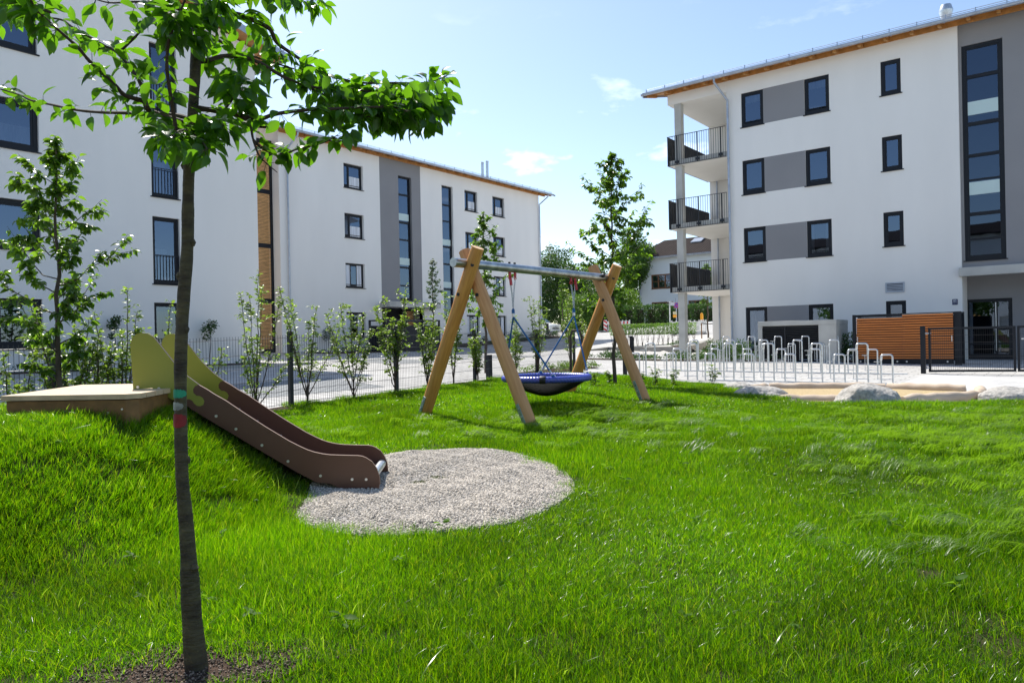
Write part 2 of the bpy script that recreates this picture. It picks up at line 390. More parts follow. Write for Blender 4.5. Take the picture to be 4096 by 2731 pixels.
# ------------------------------------------------------------------ terrain
def sstep(a, b, x):
    t = np.clip((np.asarray(x, float)-a)/(b-a), 0, 1); return t*t*(3-2*t)
def g_lower(X, Y):
    return .14-.0205*X+.012*(np.minimum(Y, 31)-31)*sstep(-18, -10, X)
def to_xd(X, Y): return X*RIGHT.x+Y*RIGHT.y, X*FWD.x+Y*FWD.y
def g_upper(X, Y):
    x, d = to_xd(X, Y); return .75+.06*(np.minimum(d, 66)-45)+.067*np.clip(x-.12*d, 0, 12)
WALLP = [S(4.30, 43.0), S(5.86, 44.7), S(9.32, 39.0), S(12.1, 43.6), S(14.5, 48)]
def behind_wall(X, Y, shift=0.):
    """1 where the upper terrace is"""
    x, d = to_xd(X, Y)
    t = x/np.maximum(d, .1)
    ts = np.array([.10, .131, .239, .278, .31]); ds = np.array([43.0, 44.7, 39.0, 43.6, 47.])
    lim = np.interp(t, ts, ds)+shift
    return np.where(t < .10, d > 40, d > lim)
def ground(X, Y):
    lo = g_lower(X, Y); up = g_upper(X, Y)
    return np.where(behind_wall(X, Y), np.maximum(lo, up), lo)
GZ = lambda p: float(ground(np.array(p[0]), np.array(p[1])))

LAWN_PTS = [(-5.44, 7.8, .22), (-3.54, 11.7, .335), (-2.3, 14.1, .36), (-.9, 16.9, .39), (.62, 20, .40), (1.8, 20.0, .38), (-1.53, 9.63, .337), (.16, 8.57, .29), (1.95, 10.9, .36), (.9, 11.9, .42),
            (0, 5, .30), (-1.2, 4.6, .30), (.4, 5.3, .30), (-1, 2.3, .30), (0, 2, .30), (2, 3, .30), (4, 5, .27), (-4, 2, .28), (3.9, 15.5, .26), (4.3, 13.6, .22), (4.6, 11.7, .20), (6.9, 11.2, .17), (8.3, 11.6, .14),
            (6, 8, .24), (9, 8, .18), (12, 11, .10), (2.5, 17, .36), (2.5, 8, .30), (-5, -3, .25), (5, -3, .25), (14, 0, .1), (4.4, 17.3, .22), (-8, 4, .2), (-8, 0, .2)]
LP = np.array(LAWN_PTS)
def lawn_h(x, d):
    x = np.asarray(x, float); d = np.asarray(d, float)
    r2 = (x[..., None]-LP[:, 0])**2+(d[..., None]-LP[:, 1])**2
    w = 1/(r2+.35)**1.6
    z = (w*LP[:, 2]).sum(-1)/w.sum(-1)
    r = np.sqrt(np.where(x > -2.95, (x+2.95)*1.25, x+2.95)**2+((d-5.05)*.8)**2)
    z = z+.605*(1-sstep(.64, 2.12, r))
    z = z+.012*np.sin(x*2.3+1)*np.sin(d*1.9)+.008*np.sin(x*5.1)*np.cos(d*4.3)
    return z
def LZ(x, d): return float(lawn_h(np.array(x), np.array(d)))
LAWN = [(-9.0, .5), (-6.9, 5), (-5.44, 7.8), (-3.54, 11.7), (-2.27, 14.1), (-.91, 16.9), (.5, 19.7), (1.9, 19.4), (3.2, 18.4), (4.35, 17.0), (4.3, 14.9), (4.32, 13.3), (4.45, 12.3), (4.7, 11.75), (5.6, 11.4), (6.8, 11.4), (7.6, 11.75), (8.7, 11.85), (11, 12.2), (16, 12.6), (17, 3), (12, -4), (-9, -4)]
GRAVEL = [(-1.33, 4.62), (-1.31, 4.35), (-1.2, 4.12), (-1.0, 3.95), (-.78, 3.85), (-.5, 3.80), (-.28, 3.86), (-.05, 3.96), (.12, 4.15), (.27, 4.42), (.38, 4.75), (.42, 5.15), (.40, 5.5), (.32, 5.85), (.18, 6.25), (.0, 6.55), (-.25, 6.75), (-.55, 6.85), (-.9, 6.8), (-1.1, 6.7), (-1.25, 6.3), (-1.3, 5.8), (-1.45, 5.3)]
PIT = [(4.55, 14.3), (4.4, 13.5), (4.75, 12.9), (5.3, 12.6), (6.1, 12.5), (7.0, 12.55), (7.9, 12.9), (8.9, 13.7), (8.8, 14.6), (7.9, 15.3), (6.9, 15.7), (5.6, 16.0), (4.9, 15.4)]
def inside(poly, x, d):
    x = np.asarray(x, float); d = np.asarray(d, float); r = np.zeros(x.shape, bool); n = len(poly)
    for i in range(n):
        x1, y1 = poly[i]; x2, y2 = poly[(i+1) % n]
        c = ((y1 > d) != (y2 > d)) & (x < (x2-x1)*(d-y1)/((y2-y1) or 1e-9)+x1); r ^= c
    return r
def edge_dist(poly, x, d):
    x = np.asarray(x, float); d = np.asarray(d, float); best = np.full(x.shape, 1e9); n = len(poly)
    for i in range(n):
        ax, ay = poly[i]; bx, by = poly[(i+1) % n]; vx, vy = bx-ax, by-ay
        t = np.clip(((x-ax)*vx+(d-ay)*vy)/(vx*vx+vy*vy), 0, 1)
        best = np.minimum(best, np.hypot(x-ax-t*vx, d-ay-t*vy))
    return best
def xd_arr(x, d): return x*RIGHT.x+d*FWD.x, x*RIGHT.y+d*FWD.y
def fill_poly(name, poly, hfun, m, res=.25, kind='structure', label=None, jitter=0, skirt=.25):
    """triangulated sheet over polygon (plan coords) following height hfun(x,d)"""
    bm = bmesh.new()
    pts = []
    n = len(poly)
    for i in range(n):
        a = Vector(poly[i]); b = Vector(poly[(i+1) % n]); k = max(1, int((b-a).length/res))
        for j in range(k): pts.append(a.lerp(b, j/k))
    xs = np.arange(min(p[0] for p in poly), max(p[0] for p in poly), res); ds = np.arange(min(p[1] for p in poly), max(p[1] for p in poly), res)
    gx, gd = np.meshgrid(xs, ds); gx = gx.ravel(); gd = gd.ravel()
    ok = inside(poly, gx, gd) & (edge_dist(poly, gx, gd) > res*.45)
    allp = [tuple(p) for p in pts]+list(zip(gx[ok], gd[ok]))
    from mathutils.geometry import delaunay_2d_cdt
    nb = len(pts)
    v, e, f, *_ = delaunay_2d_cdt([Vector(p) for p in allp], [(i, (i+1) % nb) for i in range(nb)], [], 1, 1e-5)
    V = np.array([(p.x, p.y) for p in v]); z = hfun(V[:, 0], V[:, 1]); X, Y = xd_arr(V[:, 0], V[:, 1])
    mb = MB(); mb.v = [(float(a), float(b), float(c)) for a, b, c in zip(X, Y, z)]; mb.f = [tuple(q) for q in f]; mb.m = [0]*len(f)
    # skirt
    for i in range(nb):
        a = mb.v[i]; b = mb.v[(i+1) % nb]
        mb.f.append((i, (i+1) % nb, len(mb.v), len(mb.v)+1)); mb.m.append(0); mb.v += [(b[0], b[1], b[2]-skirt), (a[0], a[1], a[2]-skirt)]
    o = mb.build(name, m, smooth=True); tag(o, kind=kind, label=label); return o

# main ground sheet (paved courtyard, slopes up to the street behind)
def ground_sheet():
    xs = np.concatenate([np.linspace(-900, -95, 12), np.arange(-90, 40, .5), np.linspace(45, 500, 12)])
    ys = np.concatenate([np.linspace(-300, -10, 8), np.arange(-8, 80, .5), np.linspace(85, 1200, 14)])
    gx, gy = np.meshgrid(xs, ys); x, d = to_xd(gx, gy)
    z = np.where(behind_wall(gx, gy, .45), np.maximum(g_lower(gx, gy), g_upper(gx, gy)), g_lower(gx, gy))
    z = np.where(np.abs(gx) > 90, np.clip(z, -1, 3), z); z = np.clip(z, -2, 3.2)
    ins = inside(LAWN, x, d) & (edge_dist(LAWN, x, d) > .35)
    z = np.where(ins, np.minimum(z, lawn_h(x, d))-.35, z)
    pin = inside(PIT, x, d) & (edge_dist(PIT, x, d) > .2); z = np.where(pin, z-.3, z)
    V = np.stack([gx.ravel(), gy.ravel(), z.ravel()], 1); nx, ny = len(xs), len(ys)
    i, j = np.meshgrid(np.arange(nx-1), np.arange(ny-1)); a = (j*nx+i).ravel()
    F = np.stack([a, a+1, a+1+nx, a+nx], 1)
    o = np_mesh('ground', V, F, pave, smooth=True); tag(o, kind='structure'); return o
ground_sheet()
lawn = fill_poly('lawn', LAWN, lambda x, d: lawn_h(x, d), lawn_soil, .22)

# flat patches laid a few mm over the paving
def patch(name, pts, m, dz=.006, res=1.0, kind='structure'):
    """pts world xy quad; follows the ground"""
    a, b, c, d = [Vector(p) for p in pts]; nu = max(1, int((b-a).length/res)); nv = max(1, int((d-a).length/res))
    V = []
    for j in range(nv+1):
        for i in range(nu+1):
            p = a.lerp(b, i/nu).lerp(d.lerp(c, i/nu), j/nv); V.append((p.x, p.y, GZ(p)+dz))
    F = [(j*(nu+1)+i, j*(nu+1)+i+1, (j+1)*(nu+1)+i+1, (j+1)*(nu+1)+i) for j in range(nv) for i in range(nu)]
    mb = MB(); mb.v = V; mb.f = F; mb.m = [0]*len(F)
    return tag(mb.build(name, m, smooth=True), kind=kind)
patch('parking_bay', [(-13.2, 7.4), (-13.2, 12.0), (-15.8, 12.4), (-15.8, 7.8)], pave_bay)
patch('parking_bay', [(-19.6, 18.6), (-19.6, 21.6), (-24.2, 21.8), (-24.2, 18.8)], pave_bay)
patch('parking_bay', [(-19.8, 24.6), (-19.8, 28), (-24.4, 28), (-24.4, 24.6)], pave_bay)
patch('path', [(-3.5, 12), (9, 12), (9, 23.3), (-3.5, 23.3)], pave_slab, .008)
patch('road', [(-60, 58.5), (-8, 58.5), (-8, 66), (-60, 66)], pave_far, .02, 1.)

# ------------------------------------------------------------------ buildings
def frameX(Xp):   # facade facing +X
    return lambda u, n, z: Vector((Xp+n, u, z))
def frameY(Yp):   # facade facing -Y
    return lambda u, n, z: Vector((u, Yp-n, z))
def wall_holes(mb, F, u0, u1, z0, z1, holes, depth=.22, mi=0, zones=()):
    """front face with openings and reveals. zones: (ua,ub,za,zb,mi) repaint cells"""
    us = sorted({u0, u1}|{h[0] for h in holes}|{h[1] for h in holes}|{q for a in zones for q in a[:2]})
    zs = sorted({z0, z1}|{h[2] for h in holes}|{h[3] for h in holes}|{q for a in zones for q in a[2:4]})
    us = [u for u in us if u0 <= u <= u1]; zs = [z for z in zs if z0 <= z <= z1]
    for i in range(len(us)-1):
        for j in range(len(zs)-1):
            uc, zc = (us[i]+us[i+1])/2, (zs[j]+zs[j+1])/2
            if any(h[0] < uc < h[1] and h[2] < zc < h[3] for h in holes): continue
            q = mi
            for a in zones:
                if a[0] < uc < a[1] and a[2] < zc < a[3]: q = a[4]
            mb.face([F(us[i], 0, zs[j]), F(us[i+1], 0, zs[j]), F(us[i+1], 0, zs[j+1]), F(us[i], 0, zs[j+1])], q)
    for a, b, c, d in [h[:4] for h in holes]:
        q = mi
        for zn in zones:
            if zn[0]-.01 <= a and b <= zn[1]+.01 and zn[2] <= (c+d)/2 <= zn[3]: q = zn[4]
        mb.face([F(a, 0, c), F(a, -depth, c), F(a, -depth, d), F(a, 0, d)], q)
        mb.face([F(b, 0, c), F(b, -depth, c), F(b, -depth, d), F(b, 0, d)], q)
        mb.face([F(a, 0, d), F(b, 0, d), F(b, -depth, d), F(a, -depth, d)], q)
        mb.face([F(a, 0, c), F(b, 0, c), F(b, -depth, c), F(a, -depth, c)], q)
def window(parent, F, u0, u1, z0, z1, rec=.09, fw=.085, vm=(), hm=(), bar=None, sill=True, curtain=None, rail=None, frost=(), gm=None, room=None, tilt=False):
    b = MB(); n0, n1 = -rec-.07, -rec
    for a, c, e, g in ((u0, u0+fw, z0, z1), (u1-fw, u1, z0, z1), (u0+fw, u1-fw, z1-fw, z1), (u0+fw, u1-fw, z0, z0+fw*1.25)): b.fbox(F, a, c, n0, n1, e, g)
    s2 = fw*.55                                                     # inner sash, stepped
    for a, c, e, g in ((u0+fw, u0+fw+s2, z0+fw*1.25, z1-fw), (u1-fw-s2, u1-fw, z0+fw*1.25, z1-fw), (u0+fw+s2, u1-fw-s2, z1-fw-s2, z1-fw), (u0+fw+s2, u1-fw-s2, z0+fw*1.25, z0+fw*1.25+s2)): b.fbox(F, a, c, n0+.004, n1-.022, e, g)
    for u, w in vm: b.fbox(F, u-w/2, u+w/2, n0+.006, n1-.006, z0+fw*1.25+.002, z1-fw-.002)
    for z, h in hm: b.fbox(F, u0+fw+.002, u1-fw-.002, n0+.008, n1-.004, z-h/2, z+h/2)
    w = b.build('window', anthracite, parent)
    p = MB(); p.face([F(u0+fw*.6, -rec-.045, z0+fw), F(u1-fw*.6, -rec-.045, z0+fw), F(u1-fw*.6, -rec-.045, z1-fw*.6), F(u0+fw*.6, -rec-.045, z1-fw*.6)])
    p.build('pane', gm or glass_m, w)
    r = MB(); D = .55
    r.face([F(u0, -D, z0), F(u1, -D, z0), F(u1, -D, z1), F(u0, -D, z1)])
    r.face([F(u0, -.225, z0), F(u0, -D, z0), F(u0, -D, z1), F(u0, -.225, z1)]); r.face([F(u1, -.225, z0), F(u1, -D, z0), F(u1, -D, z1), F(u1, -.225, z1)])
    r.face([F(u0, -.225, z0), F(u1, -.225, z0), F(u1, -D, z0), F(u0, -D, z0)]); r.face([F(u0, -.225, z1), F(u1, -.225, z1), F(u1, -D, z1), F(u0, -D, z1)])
    r.build('room', room or room_dark_m, w)
    if sill:
        s = MB(); s.fbox(F, u0-.05, u1+.05, -rec, .055, z0-.035, z0-.002); s.build('sill', anthracite, w)
    if bar is not None:
        s = MB(); s.bar(F(u0+fw, -rec+.02, bar), F(u1-fw, -rec+.02, bar), .02, .03); s.build('guard_bar', anthracite, w)
    if curtain:
        cm, parts = curtain
        c = MB()
        for a, e, za, zb in parts:
            k = max(4, int((e-a)/.035)); pts = [(a+(e-a)*i/k, -.17-.014*math.sin(i*1.9)) for i in range(k+1)]
            for i in range(k): c.face([F(pts[i][0], pts[i][1], za), F(pts[i+1][0], pts[i+1][1], za), F(pts[i+1][0], pts[i+1][1], zb), F(pts[i][0], pts[i][1], zb)])
        c.build('curtain', cm, w, smooth=True)
    for za, zb in frost:
        s = MB(); s.fbox(F, u0+fw*.7, u1-fw*.7, -rec-.035, -rec-.028, za, zb); s.build('frosted_band', frosted, w)
    if rail:
        s = MB(); zt = rail; zb = z0+.06; n = .01
        s.bar(F(u0+.03, n-.03, zt), F(u1-.03, n-.03, zt), .03, .02); s.bar(F(u0+.03, n-.03, zb), F(u1-.03, n-.03, zb), .03, .02)
        k = int((u1-u0)/.11)
        for i in range(k+1):
            u = u0+.04+(u1-u0-.08)*i/k; s.bar(F(u, n-.03, zb), F(u, n-.03, zt), .014)
        s.build('railing', black_metal, w)
    return w
def roof_slab(F, uA, uB, nE, zE, nR, zR, th=.16, mi=0, mb=None):
    """sloped slab, eave at outward offset nE and height zE, ridge at nR (negative = inwards)"""
    mb = mb or MB()
    mb.hexa([F(uA, nE, zE-th), F(uB, nE, zE-th), F(uB, nR, zR-th), F(uA, nR, zR-th), F(uA, nE, zE), F(uB, nE, zE), F(uB, nR, zR), F(uA, nR, zR)], mi)
    return mb
def gutter(parent, F, uA, uB, n, z, r=.075, name='gutter'):
    b = MB(); k = 8
    L = int((uB-uA)/1.9)+1
    for s_ in range(L):
        a = uA+(uB-uA)*s_/L; e = uA+(uB-uA)*(s_+1)/L-.012
        prof = [(n+r+r*math.cos(math.pi+math.pi*i/k), z+r*math.sin(math.pi+math.pi*i/k)) for i in range(k+1)]
        prof += [(n+2*r+.012, z+.012), (n+2*r-.0, z+.016)]
        for i in range(len(prof)-1):
            b.face([F(a, prof[i][0], prof[i][1]), F(e, prof[i][0], prof[i][1]), F(e, prof[i+1][0], prof[i+1][1]), F(a, prof[i+1][0], prof[i+1][1])])
        b.fbox(F, e, e+.03, n-.004, n+2*r+.008, z-r-.008, z-r+.012)
    b.fbox(F, uA, uB, n-.012, n, z-.05, z+.10)        # fascia
    return b.build(name, zinc, parent)
def downpipe(parent, pts, r=.05):
    b = MB(); b.tube(pts, r, 10)
    p0, p1 = Vector(pts[-2]), Vector(pts[-1]); L = (p1-p0).length
    for i in range(1, int(L/2.4)+1):
        q = p0.lerp(p1, min(1, i*2.4/L)); b.tube([q-(p1-p0).normalized()*.02, q+(p1-p0).normalized()*.02], r+.012, 10)
    return b.build('downpipe', zinc, parent, smooth=True)
def snow_guard(parent, F, uA, uB, n, z, slope):
    b = MB()
    for k, (dn, dz) in enumerate(((0, .16), (0, .09))): b.tube([F(uA, n, z+dz), F(uB, n, z+dz)], .012, 5)
    m = int((uB-uA)/.95)
    for i in range(m+1):
        u = uA+(uB-uA)*i/m; b.bar(F(u, n, z-.02), F(u, n, z+.19), .02, .03)
    return b.build('snow_guard', zinc, parent)
SL = .27
# ---- right building ----
FR = frameY(32.3)
rb = thing('apartment_building', 'white four-storey apartment block with corner balconies on the right side', 'building', (-6, 36, .3))
holes = []; wins = []
for k, zt in enumerate((12.1, 9.1, 6.1)):
    wins += [(-11.92, -10.94, zt-1.52, zt, 'a'), (-9.2, -8.2, zt-1.52, zt, 'b'), (-6.25, -5.53, zt-1.36, zt, 'c')]
wins += [(-11.9, -10.94, .55, 2.57, 'g'), (-9.2, -8.2, .55, 2.57, 'g2'), (-6.22, -5.5, 1.2, 2.57, 'g3')]
TOPZ = 12.98
wall = MB()
greyz = [(-10.94, -9.2, zt-1.52, zt, 1) for zt in (12.1, 9.1, 6.1)]+[(-10.94, -9.2, .55, 2.57, 1)]
wall_holes(wall, FR, -12.6, -3.6, -.3, TOPZ, [w[:4] for w in wins], zones=greyz)
# grey stair bay set back 15 cm
FB = frameY(32.45)
wall_holes(wall, FB, -3.6, 6.4, 3.7, TOPZ+.04, [(-3.5, -2.2, 3.96, 12.04), (1.2, 2.2, 10.5, 12.0), (1.2, 2.2, 7.5, 9.0), (1.2, 2.2, 4.5, 6.0)], mi=1)
wall.face([FR(-3.6, 0, -.3), FR(-3.6, -1.5, -.3), FR(-3.6, -1.5, TOPZ), FR(-3.6, 0, TOPZ)], 0)
# entrance recess
FD = frameY(33.8)
wall_holes(wall, FD, -3.9, 6.4, -.3, 3.7, [(-3.68, -2.14, .2, 2.55)], mi=1)
wall.face([FR(-3.6, -1.5, 3.7), FR(6.4, -1.5, 3.7), FR(6.4, 0, 3.7), FR(-3.6, 0, 3.7)], 0)
# body sides
wall.face([(-12.6, 32.3, -.3), (-12.6, 45.4, -.3), (-12.6, 45.4, TOPZ), (-12.6, 32.3, TOPZ)])
wall.face([(-12.6, 45.4, -.3), (8, 45.4, -.3), (8, 45.4, TOPZ), (-12.6, 45.4, TOPZ)])
wall.face([(8, 32.45, -.3), (8, 45.4, -.3), (8, 45.4, TOPZ), (8, 32.45, TOPZ)])
wall.face([(6.4, 32.45, -.3), (8, 32.45, -.3), (8, 32.45, TOPZ), (6.4, 32.45, TOPZ)], 1)
# balcony back wall (projecting wing)
wall.face([(-15.45, 37.1, -.3), (-12.6, 37.1, -.3), (-12.6, 37.1, TOPZ), (-15.45, 37.1, TOPZ)])
wall.face([(-15.45, 37.1, -.3), (-15.45, 45.4, -.3), (-15.45, 45.4, TOPZ), (-15.45, 37.1, TOPZ)])
wall.build('wall', [plaster, plaster_grey], rb)
rng = random.Random(5)
for (a, b, c, d, k) in wins:
    cur = (curtain_m, [(a+.1, a+.34, c+.1, d-.12)]) if k == 'g' else None
    if k in 'ab': window(rb, FR, a, b, c, d, rec=.05, fw=.10, bar=c+.22, curtain=(curtain_m, rng.choice(([(a+.10, a+.32, c+.1, d-.1)], [(a+.10, a+.25, c+.1, d-.1), (b-.28, b-.1, c+.1, d-.1)], [(a+.1, b-.1, d-.45, d-.1)]))) if rng.random() < .7 else None)
    elif k == 'c': window(rb, FR, a, b, c, d, rec=.05, fw=.10)
    else: window(rb, FR, a, b, c, d, rec=.05, fw=.10, curtain=cur)
window(rb, FB, -3.5, -2.2, 3.96, 12.04, rec=.05, fw=.11, hm=[(10.85, .13), (9.08, .14), (7.89, .12), (6.98, .06), (5.7, .13), (4.75, .08)], frost=[(9.42, 9.92), (6.42, 6.9)], gm=glass_dark)
for zt in (12.0, 9.0, 6.0): window(rb, FB, 1.2, 2.2, zt-1.5, zt, rec=.05, fw=.1)
dm = MB()
for a, b, c, d in ((-3.68, -3.55, .2, 2.55), (-2.27, -2.14, .2, 2.55), (-3.55, -2.27, 2.43, 2.55), (-3.55, -2.27, .2, .42), (-2.72, -2.62, .42, 2.43)): dm.fbox(FD, a, b, -.12, -.04, c, d)
dm.fbox(FD, -3.55, -2.72, -.11, -.05, .78, .83); dm.fbox(FD, -2.62, -2.27, -.11, -.05, .78, .83)
dr = dm.build('entrance_door', anthracite, rb)
q = MB(); q.face([FD(-3.6, -.09, .3), FD(-2.2, -.09, .3), FD(-2.2, -.09, 2.5), FD(-3.6, -.09, 2.5)]); q.build('pane', glass_dark, dr)
q = MB(); q.tube([FD(-2.67, .03, .55), FD(-2.67, .03, 2.4)], .018, 8); q.build('handle', galv, dr, smooth=True)
q = MB(); q.face([FD(-3.7, -.7, .2), FD(-2.1, -.7, .2), FD(-2.1, -.7, 2.6), FD(-3.7, -.7, 2.6)]); q.build('lobby', room_dark_m, dr)
q = MB(); q.fbox(FR, -3.68, 6.6, -.2, .18, 3.37, 3.695); q.build('entrance_canopy', concrete_light, rb, bevel=.01)
# louvred vent
q = MB()
for a, b, c, d in ((-6.22, -6.17, 2.9, 3.3), (-5.59, -5.54, 2.9, 3.3), (-6.17, -5.59, 3.25, 3.3), (-6.17, -5.59, 2.9, 2.95)): q.fbox(FR, a, b, .002, .035, c, d)
for i in range(5): z = 2.965+i*.058; q.hexa([FR(-6.17, .0, z), FR(-5.59, .0, z), FR(-5.59, .03, z-.02), FR(-6.17, .03, z-.02), FR(-6.17, .0, z+.03), FR(-5.59, .0, z+.03), FR(-5.59, .03, z+.01), FR(-6.17, .03, z+.01)])
q.build('vent_grille', zinc, rb); q = MB(); q.fbox(FR, -6.17, -5.59, .001, .003, 2.95, 3.25); q.build('vent_opening', black_metal, rb)
# house number plate
q = MB(); pts = []
u0, u1, z0, z1, ch = -3.93, -3.75, 2.32, 2.535, .015
for u, z in ((u0+ch, z0), (u1-ch, z0), (u1, z0+ch), (u1, z1-ch), (u1-ch, z1), (u0+ch, z1), (u0, z1-ch), (u0, z0+ch)): pts.append(FR(u, .004, z))
q.prism(pts, (0, -.012, 0)); hp = q.build('house_number_plate', blue_sign, rb)
def text(body, size, loc, rot, m, parent, name='lettering', ext=.001, font_scale=1., align='CENTER'):
    c = bpy.data.curves.new(name, 'FONT'); c.body = body; c.size = size; c.extrude = ext; c.align_x = align; c.align_y = 'CENTER'; c.space_character = 1.0; c.offset = size*.012
    c.materials.append(m); tmp = bpy.data.objects.new(name, c); COL.objects.link(tmp); dg = bpy.context.evaluated_depsgraph_get()
    me = bpy.data.meshes.new_from_object(tmp.evaluated_get(dg)); bpy.data.objects.remove(tmp); o = bpy.data.objects.new(name, me); COL.objects.link(o)
    if parent: o.parent = parent
    o.matrix_local = Matrix.Translation(Vector(loc)-loc_of(parent)) @ Euler(rot).to_matrix().to_4x4() @ Matrix.Diagonal((font_scale, 1, 1, 1)); return o
text('85', .115, FR(-3.84, .0175, 2.468), (R(90), 0, 0), sign_white, hp)
q = MB(); q.fbox(FR, -3.915, -3.765, .0162, .0175, 2.405, 2.411); q.build('rule_line', sign_white, hp)
text('Neubauer Str.', .026, FR(-3.84, .0175, 2.375), (R(90), 0, 0), sign_white, hp)
# roof
ZE = 12.86
roof = MB(); roof_slab(FR, -16.4, 8.6, .72, ZE+.03, -6.6, ZE+.03+SL*7.32, .05, 0, roof)
roof_slab(FR, -16.4, 8.6, -13.8, ZE+.03, -6.6, ZE+.03+SL*7.2, .05, 0, roof)
ro = roof.build('roof', roof_metal, rb)
so = MB()
so.hexa([FR(-16.38, .70, ZE-.045), FR(8.5, .70, ZE-.045), FR(8.5, -.02, ZE-.045+SL*.72), FR(-16.38, -.02, ZE-.045+SL*.72)]+[FR(-16.38, .70, ZE-.022), FR(8.5, .70, ZE-.022), FR(8.5, -.02, ZE-.022+SL*.72), FR(-16.38, -.02, ZE-.022+SL*.72)])
so.hexa([FR(-16.38, 0, ZE+.12), FR(-12.7, 0, ZE+.12), FR(-12.7, -6.5, ZE+.12+SL*6.5), FR(-16.38, -6.5, ZE+.12+SL*6.5)]+[FR(-16.38, 0, ZE+.148), FR(-12.7, 0, ZE+.148), FR(-12.7, -6.5, ZE+.148+SL*6.5), FR(-16.38, -6.5, ZE+.148+SL*6.5)])
so.build('soffit', wood_soffit, ro)
nraf = 27
rf = MB()
for i in range(nraf):
    u = -16.2+i*.93; w = .055
    rf.hexa([FR(u-w, .60, ZE-.16), FR(u+w, .60, ZE-.16), FR(u+w, -.3, ZE-.19+SL*.9), FR(u-w, -.3, ZE-.19+SL*.9), FR(u-w, .60, ZE-.047+.03), FR(u+w, .60, ZE-.047+.03), FR(u+w, -.3, ZE-.047+SL*.98), FR(u-w, -.3, ZE-.047+SL*.98)])
rf.fbox(FR, -15.6, 8.4, .004, .055, 12.80, 13.02)
rf.build('rafters', wood_soffit, ro)
vb = MB(); vb.hexa([FR(-16.42, .70, ZE-.16), FR(-16.36, .70, ZE-.16), FR(-16.36, -6.6, ZE-.16+SL*7.3), FR(-16.42, -6.6, ZE-.16+SL*7.3), FR(-16.42, .70, ZE+.06), FR(-16.36, .70, ZE+.06), FR(-16.36, -6.6, ZE+.06+SL*7.3), FR(-16.42, -6.6, ZE+.06+SL*7.3)])
vb.build('verge_board', zinc, ro)
gutter(ro, FR, -16.45, 8.6, .70, ZE-.02, .07)
snow_guard(ro, FR, -16.3, 8.5, .55, ZE+.08, SL)
downpipe(ro, [FR(-12.84, .78, 12.78), FR(-12.84, .78, 12.62), FR(-12.50, .12, 11.9), FR(-12.50, .12, 11.7), FR(-12.5, .12, .3)])
cw_ = MB(); cw_.lathe((-4.4, 36.0, 0), [(.13, 13.4), (.13, 14.42), (.16, 14.45), (.27, 14.85), (.27, 14.87), (.20, 15.10), (.19, 15.10)], 20); cw_.build('roof_cowl', galv, rb, smooth=True)
# balconies
ceil = MB()
ceil.fbox(FR, -15.47, -12.605, -4.79, 0, 12.33, 12.42); ceil.fbox(FR, -15.47, -12.605, -.25, .001, 12.42, 12.95); ceil.box(-15.47, -15.25, 32.56, 37.09, 12.42, 13.2)
ceil.build('balcony_ceiling', plaster, rb)
for zb in (9.42, 6.42, 3.42):
    s = MB(); s.fbox(FR, -15.42, -12.605, -4.79, .0, zb, zb+.25)
    bs = s.build('balcony', concrete_light, rb)
    s = MB(); s.fbox(FR, -15.42, -12.61, -4.7, -.04, zb-.012, zb-.001); s.build('underside', plaster, bs)
    rl = MB(); zt = zb+1.38; z0 = zb+.02; n = .06
    rl.bar(FR(-15.5, n, zt), FR(-12.64, n, zt), .045, .02); rl.bar(FR(-15.48, n, z0), FR(-12.64, n, z0), .04, .02)
    k = 25
    for i in range(k+1):
        u = -15.47+(2.82)*i/k; big = i in (4, 13, 23)
        rl.bar(FR(u, n, z0), FR(u, n, zt), .035 if big else .014, .05 if big else .014)
    for u in (-15.03, -14.0, -12.9): rl.fbox(FR, u-.09, u+.09, .004, .075, zb+.09, zb+.20)
    rl.bar((-15.5, 32.24, zt), (-15.5, 37.0, zt), .045, .02); rl.bar((-15.5, 32.24, z0), (-15.5, 37.0, z0), .04, .02)
    for i in range(6): rl.bar((-15.5, 32.3+i*.93, z0), (-15.5, 32.3+i*.93, zt), .035, .05)
    rl.build('railing', black_metal, bs)
    pn = MB(); pn.box(-15.475, -15.462, 32.28, 37.0, zb+.03, zt-.02)
    for i in range(4): pn.box(-15.461, -15.456, 32.9+i*1.15, 32.93+i*1.15, zb+1.1, zb+1.13)
    pn.build('privacy_panel', anthracite, bs)
cl = MB()
for a, b in ((.2, 3.42), (3.67, 6.42), (6.67, 9.42), (9.67, 12.33)): cl.box(-15.17, -14.84, 32.36, 32.69, a, b)
cl.build('column', concrete_light, rb, bevel=.012)
for a, b in ((.2, 3.42), (3.67, 6.42), (6.67, 9.42)):
    downpipe(rb, [(-15.0, 36.95, b), (-15.0, 36.95, b-.1), (-15.0, 36.95, a)], .045)

# ---- left near building (gable end) ----
F1 = frameX(-25.25)
lb = thing('apartment_building', 'white gabled apartment block behind the tree on the left with tall French windows', 'building', (-30, 8, .6))
w1 = []
for zt in (11.87, 8.87, 5.85, 2.87):
    w1.append((6.75, 8.98, zt-1.5, zt, 'w')); w1.append((12.42, 13.38, zt-2.33 if zt > 3 else .62, zt, 'f'))
    w1.append((1.0, 3.2, zt-1.5, zt, 'w'))
wall = MB(); wall_holes(wall, F1, -1.5, 16.52, 0, 12.75, [w[:4] for w in w1])
wall.face([F1(-1.5, 0, 12.75), F1(16.52, 0, 12.75), F1(7.5, 0, 15.2)])
wall.face([(-25.25, 16.52, 0), (-40, 16.52, 0), (-40, 16.52, 12.75), (-25.25, 16.52, 12.75)])
wall.face([(-25.25, -1.5, 0), (-40, -1.5, 0), (-40, -1.5, 12.75), (-25.25, -1.5, 12.75)])
wall.face([(-40, -1.5, 0), (-40, 16.52, 0), (-40, 16.52, 12.75), (-40, -1.5, 12.75)])
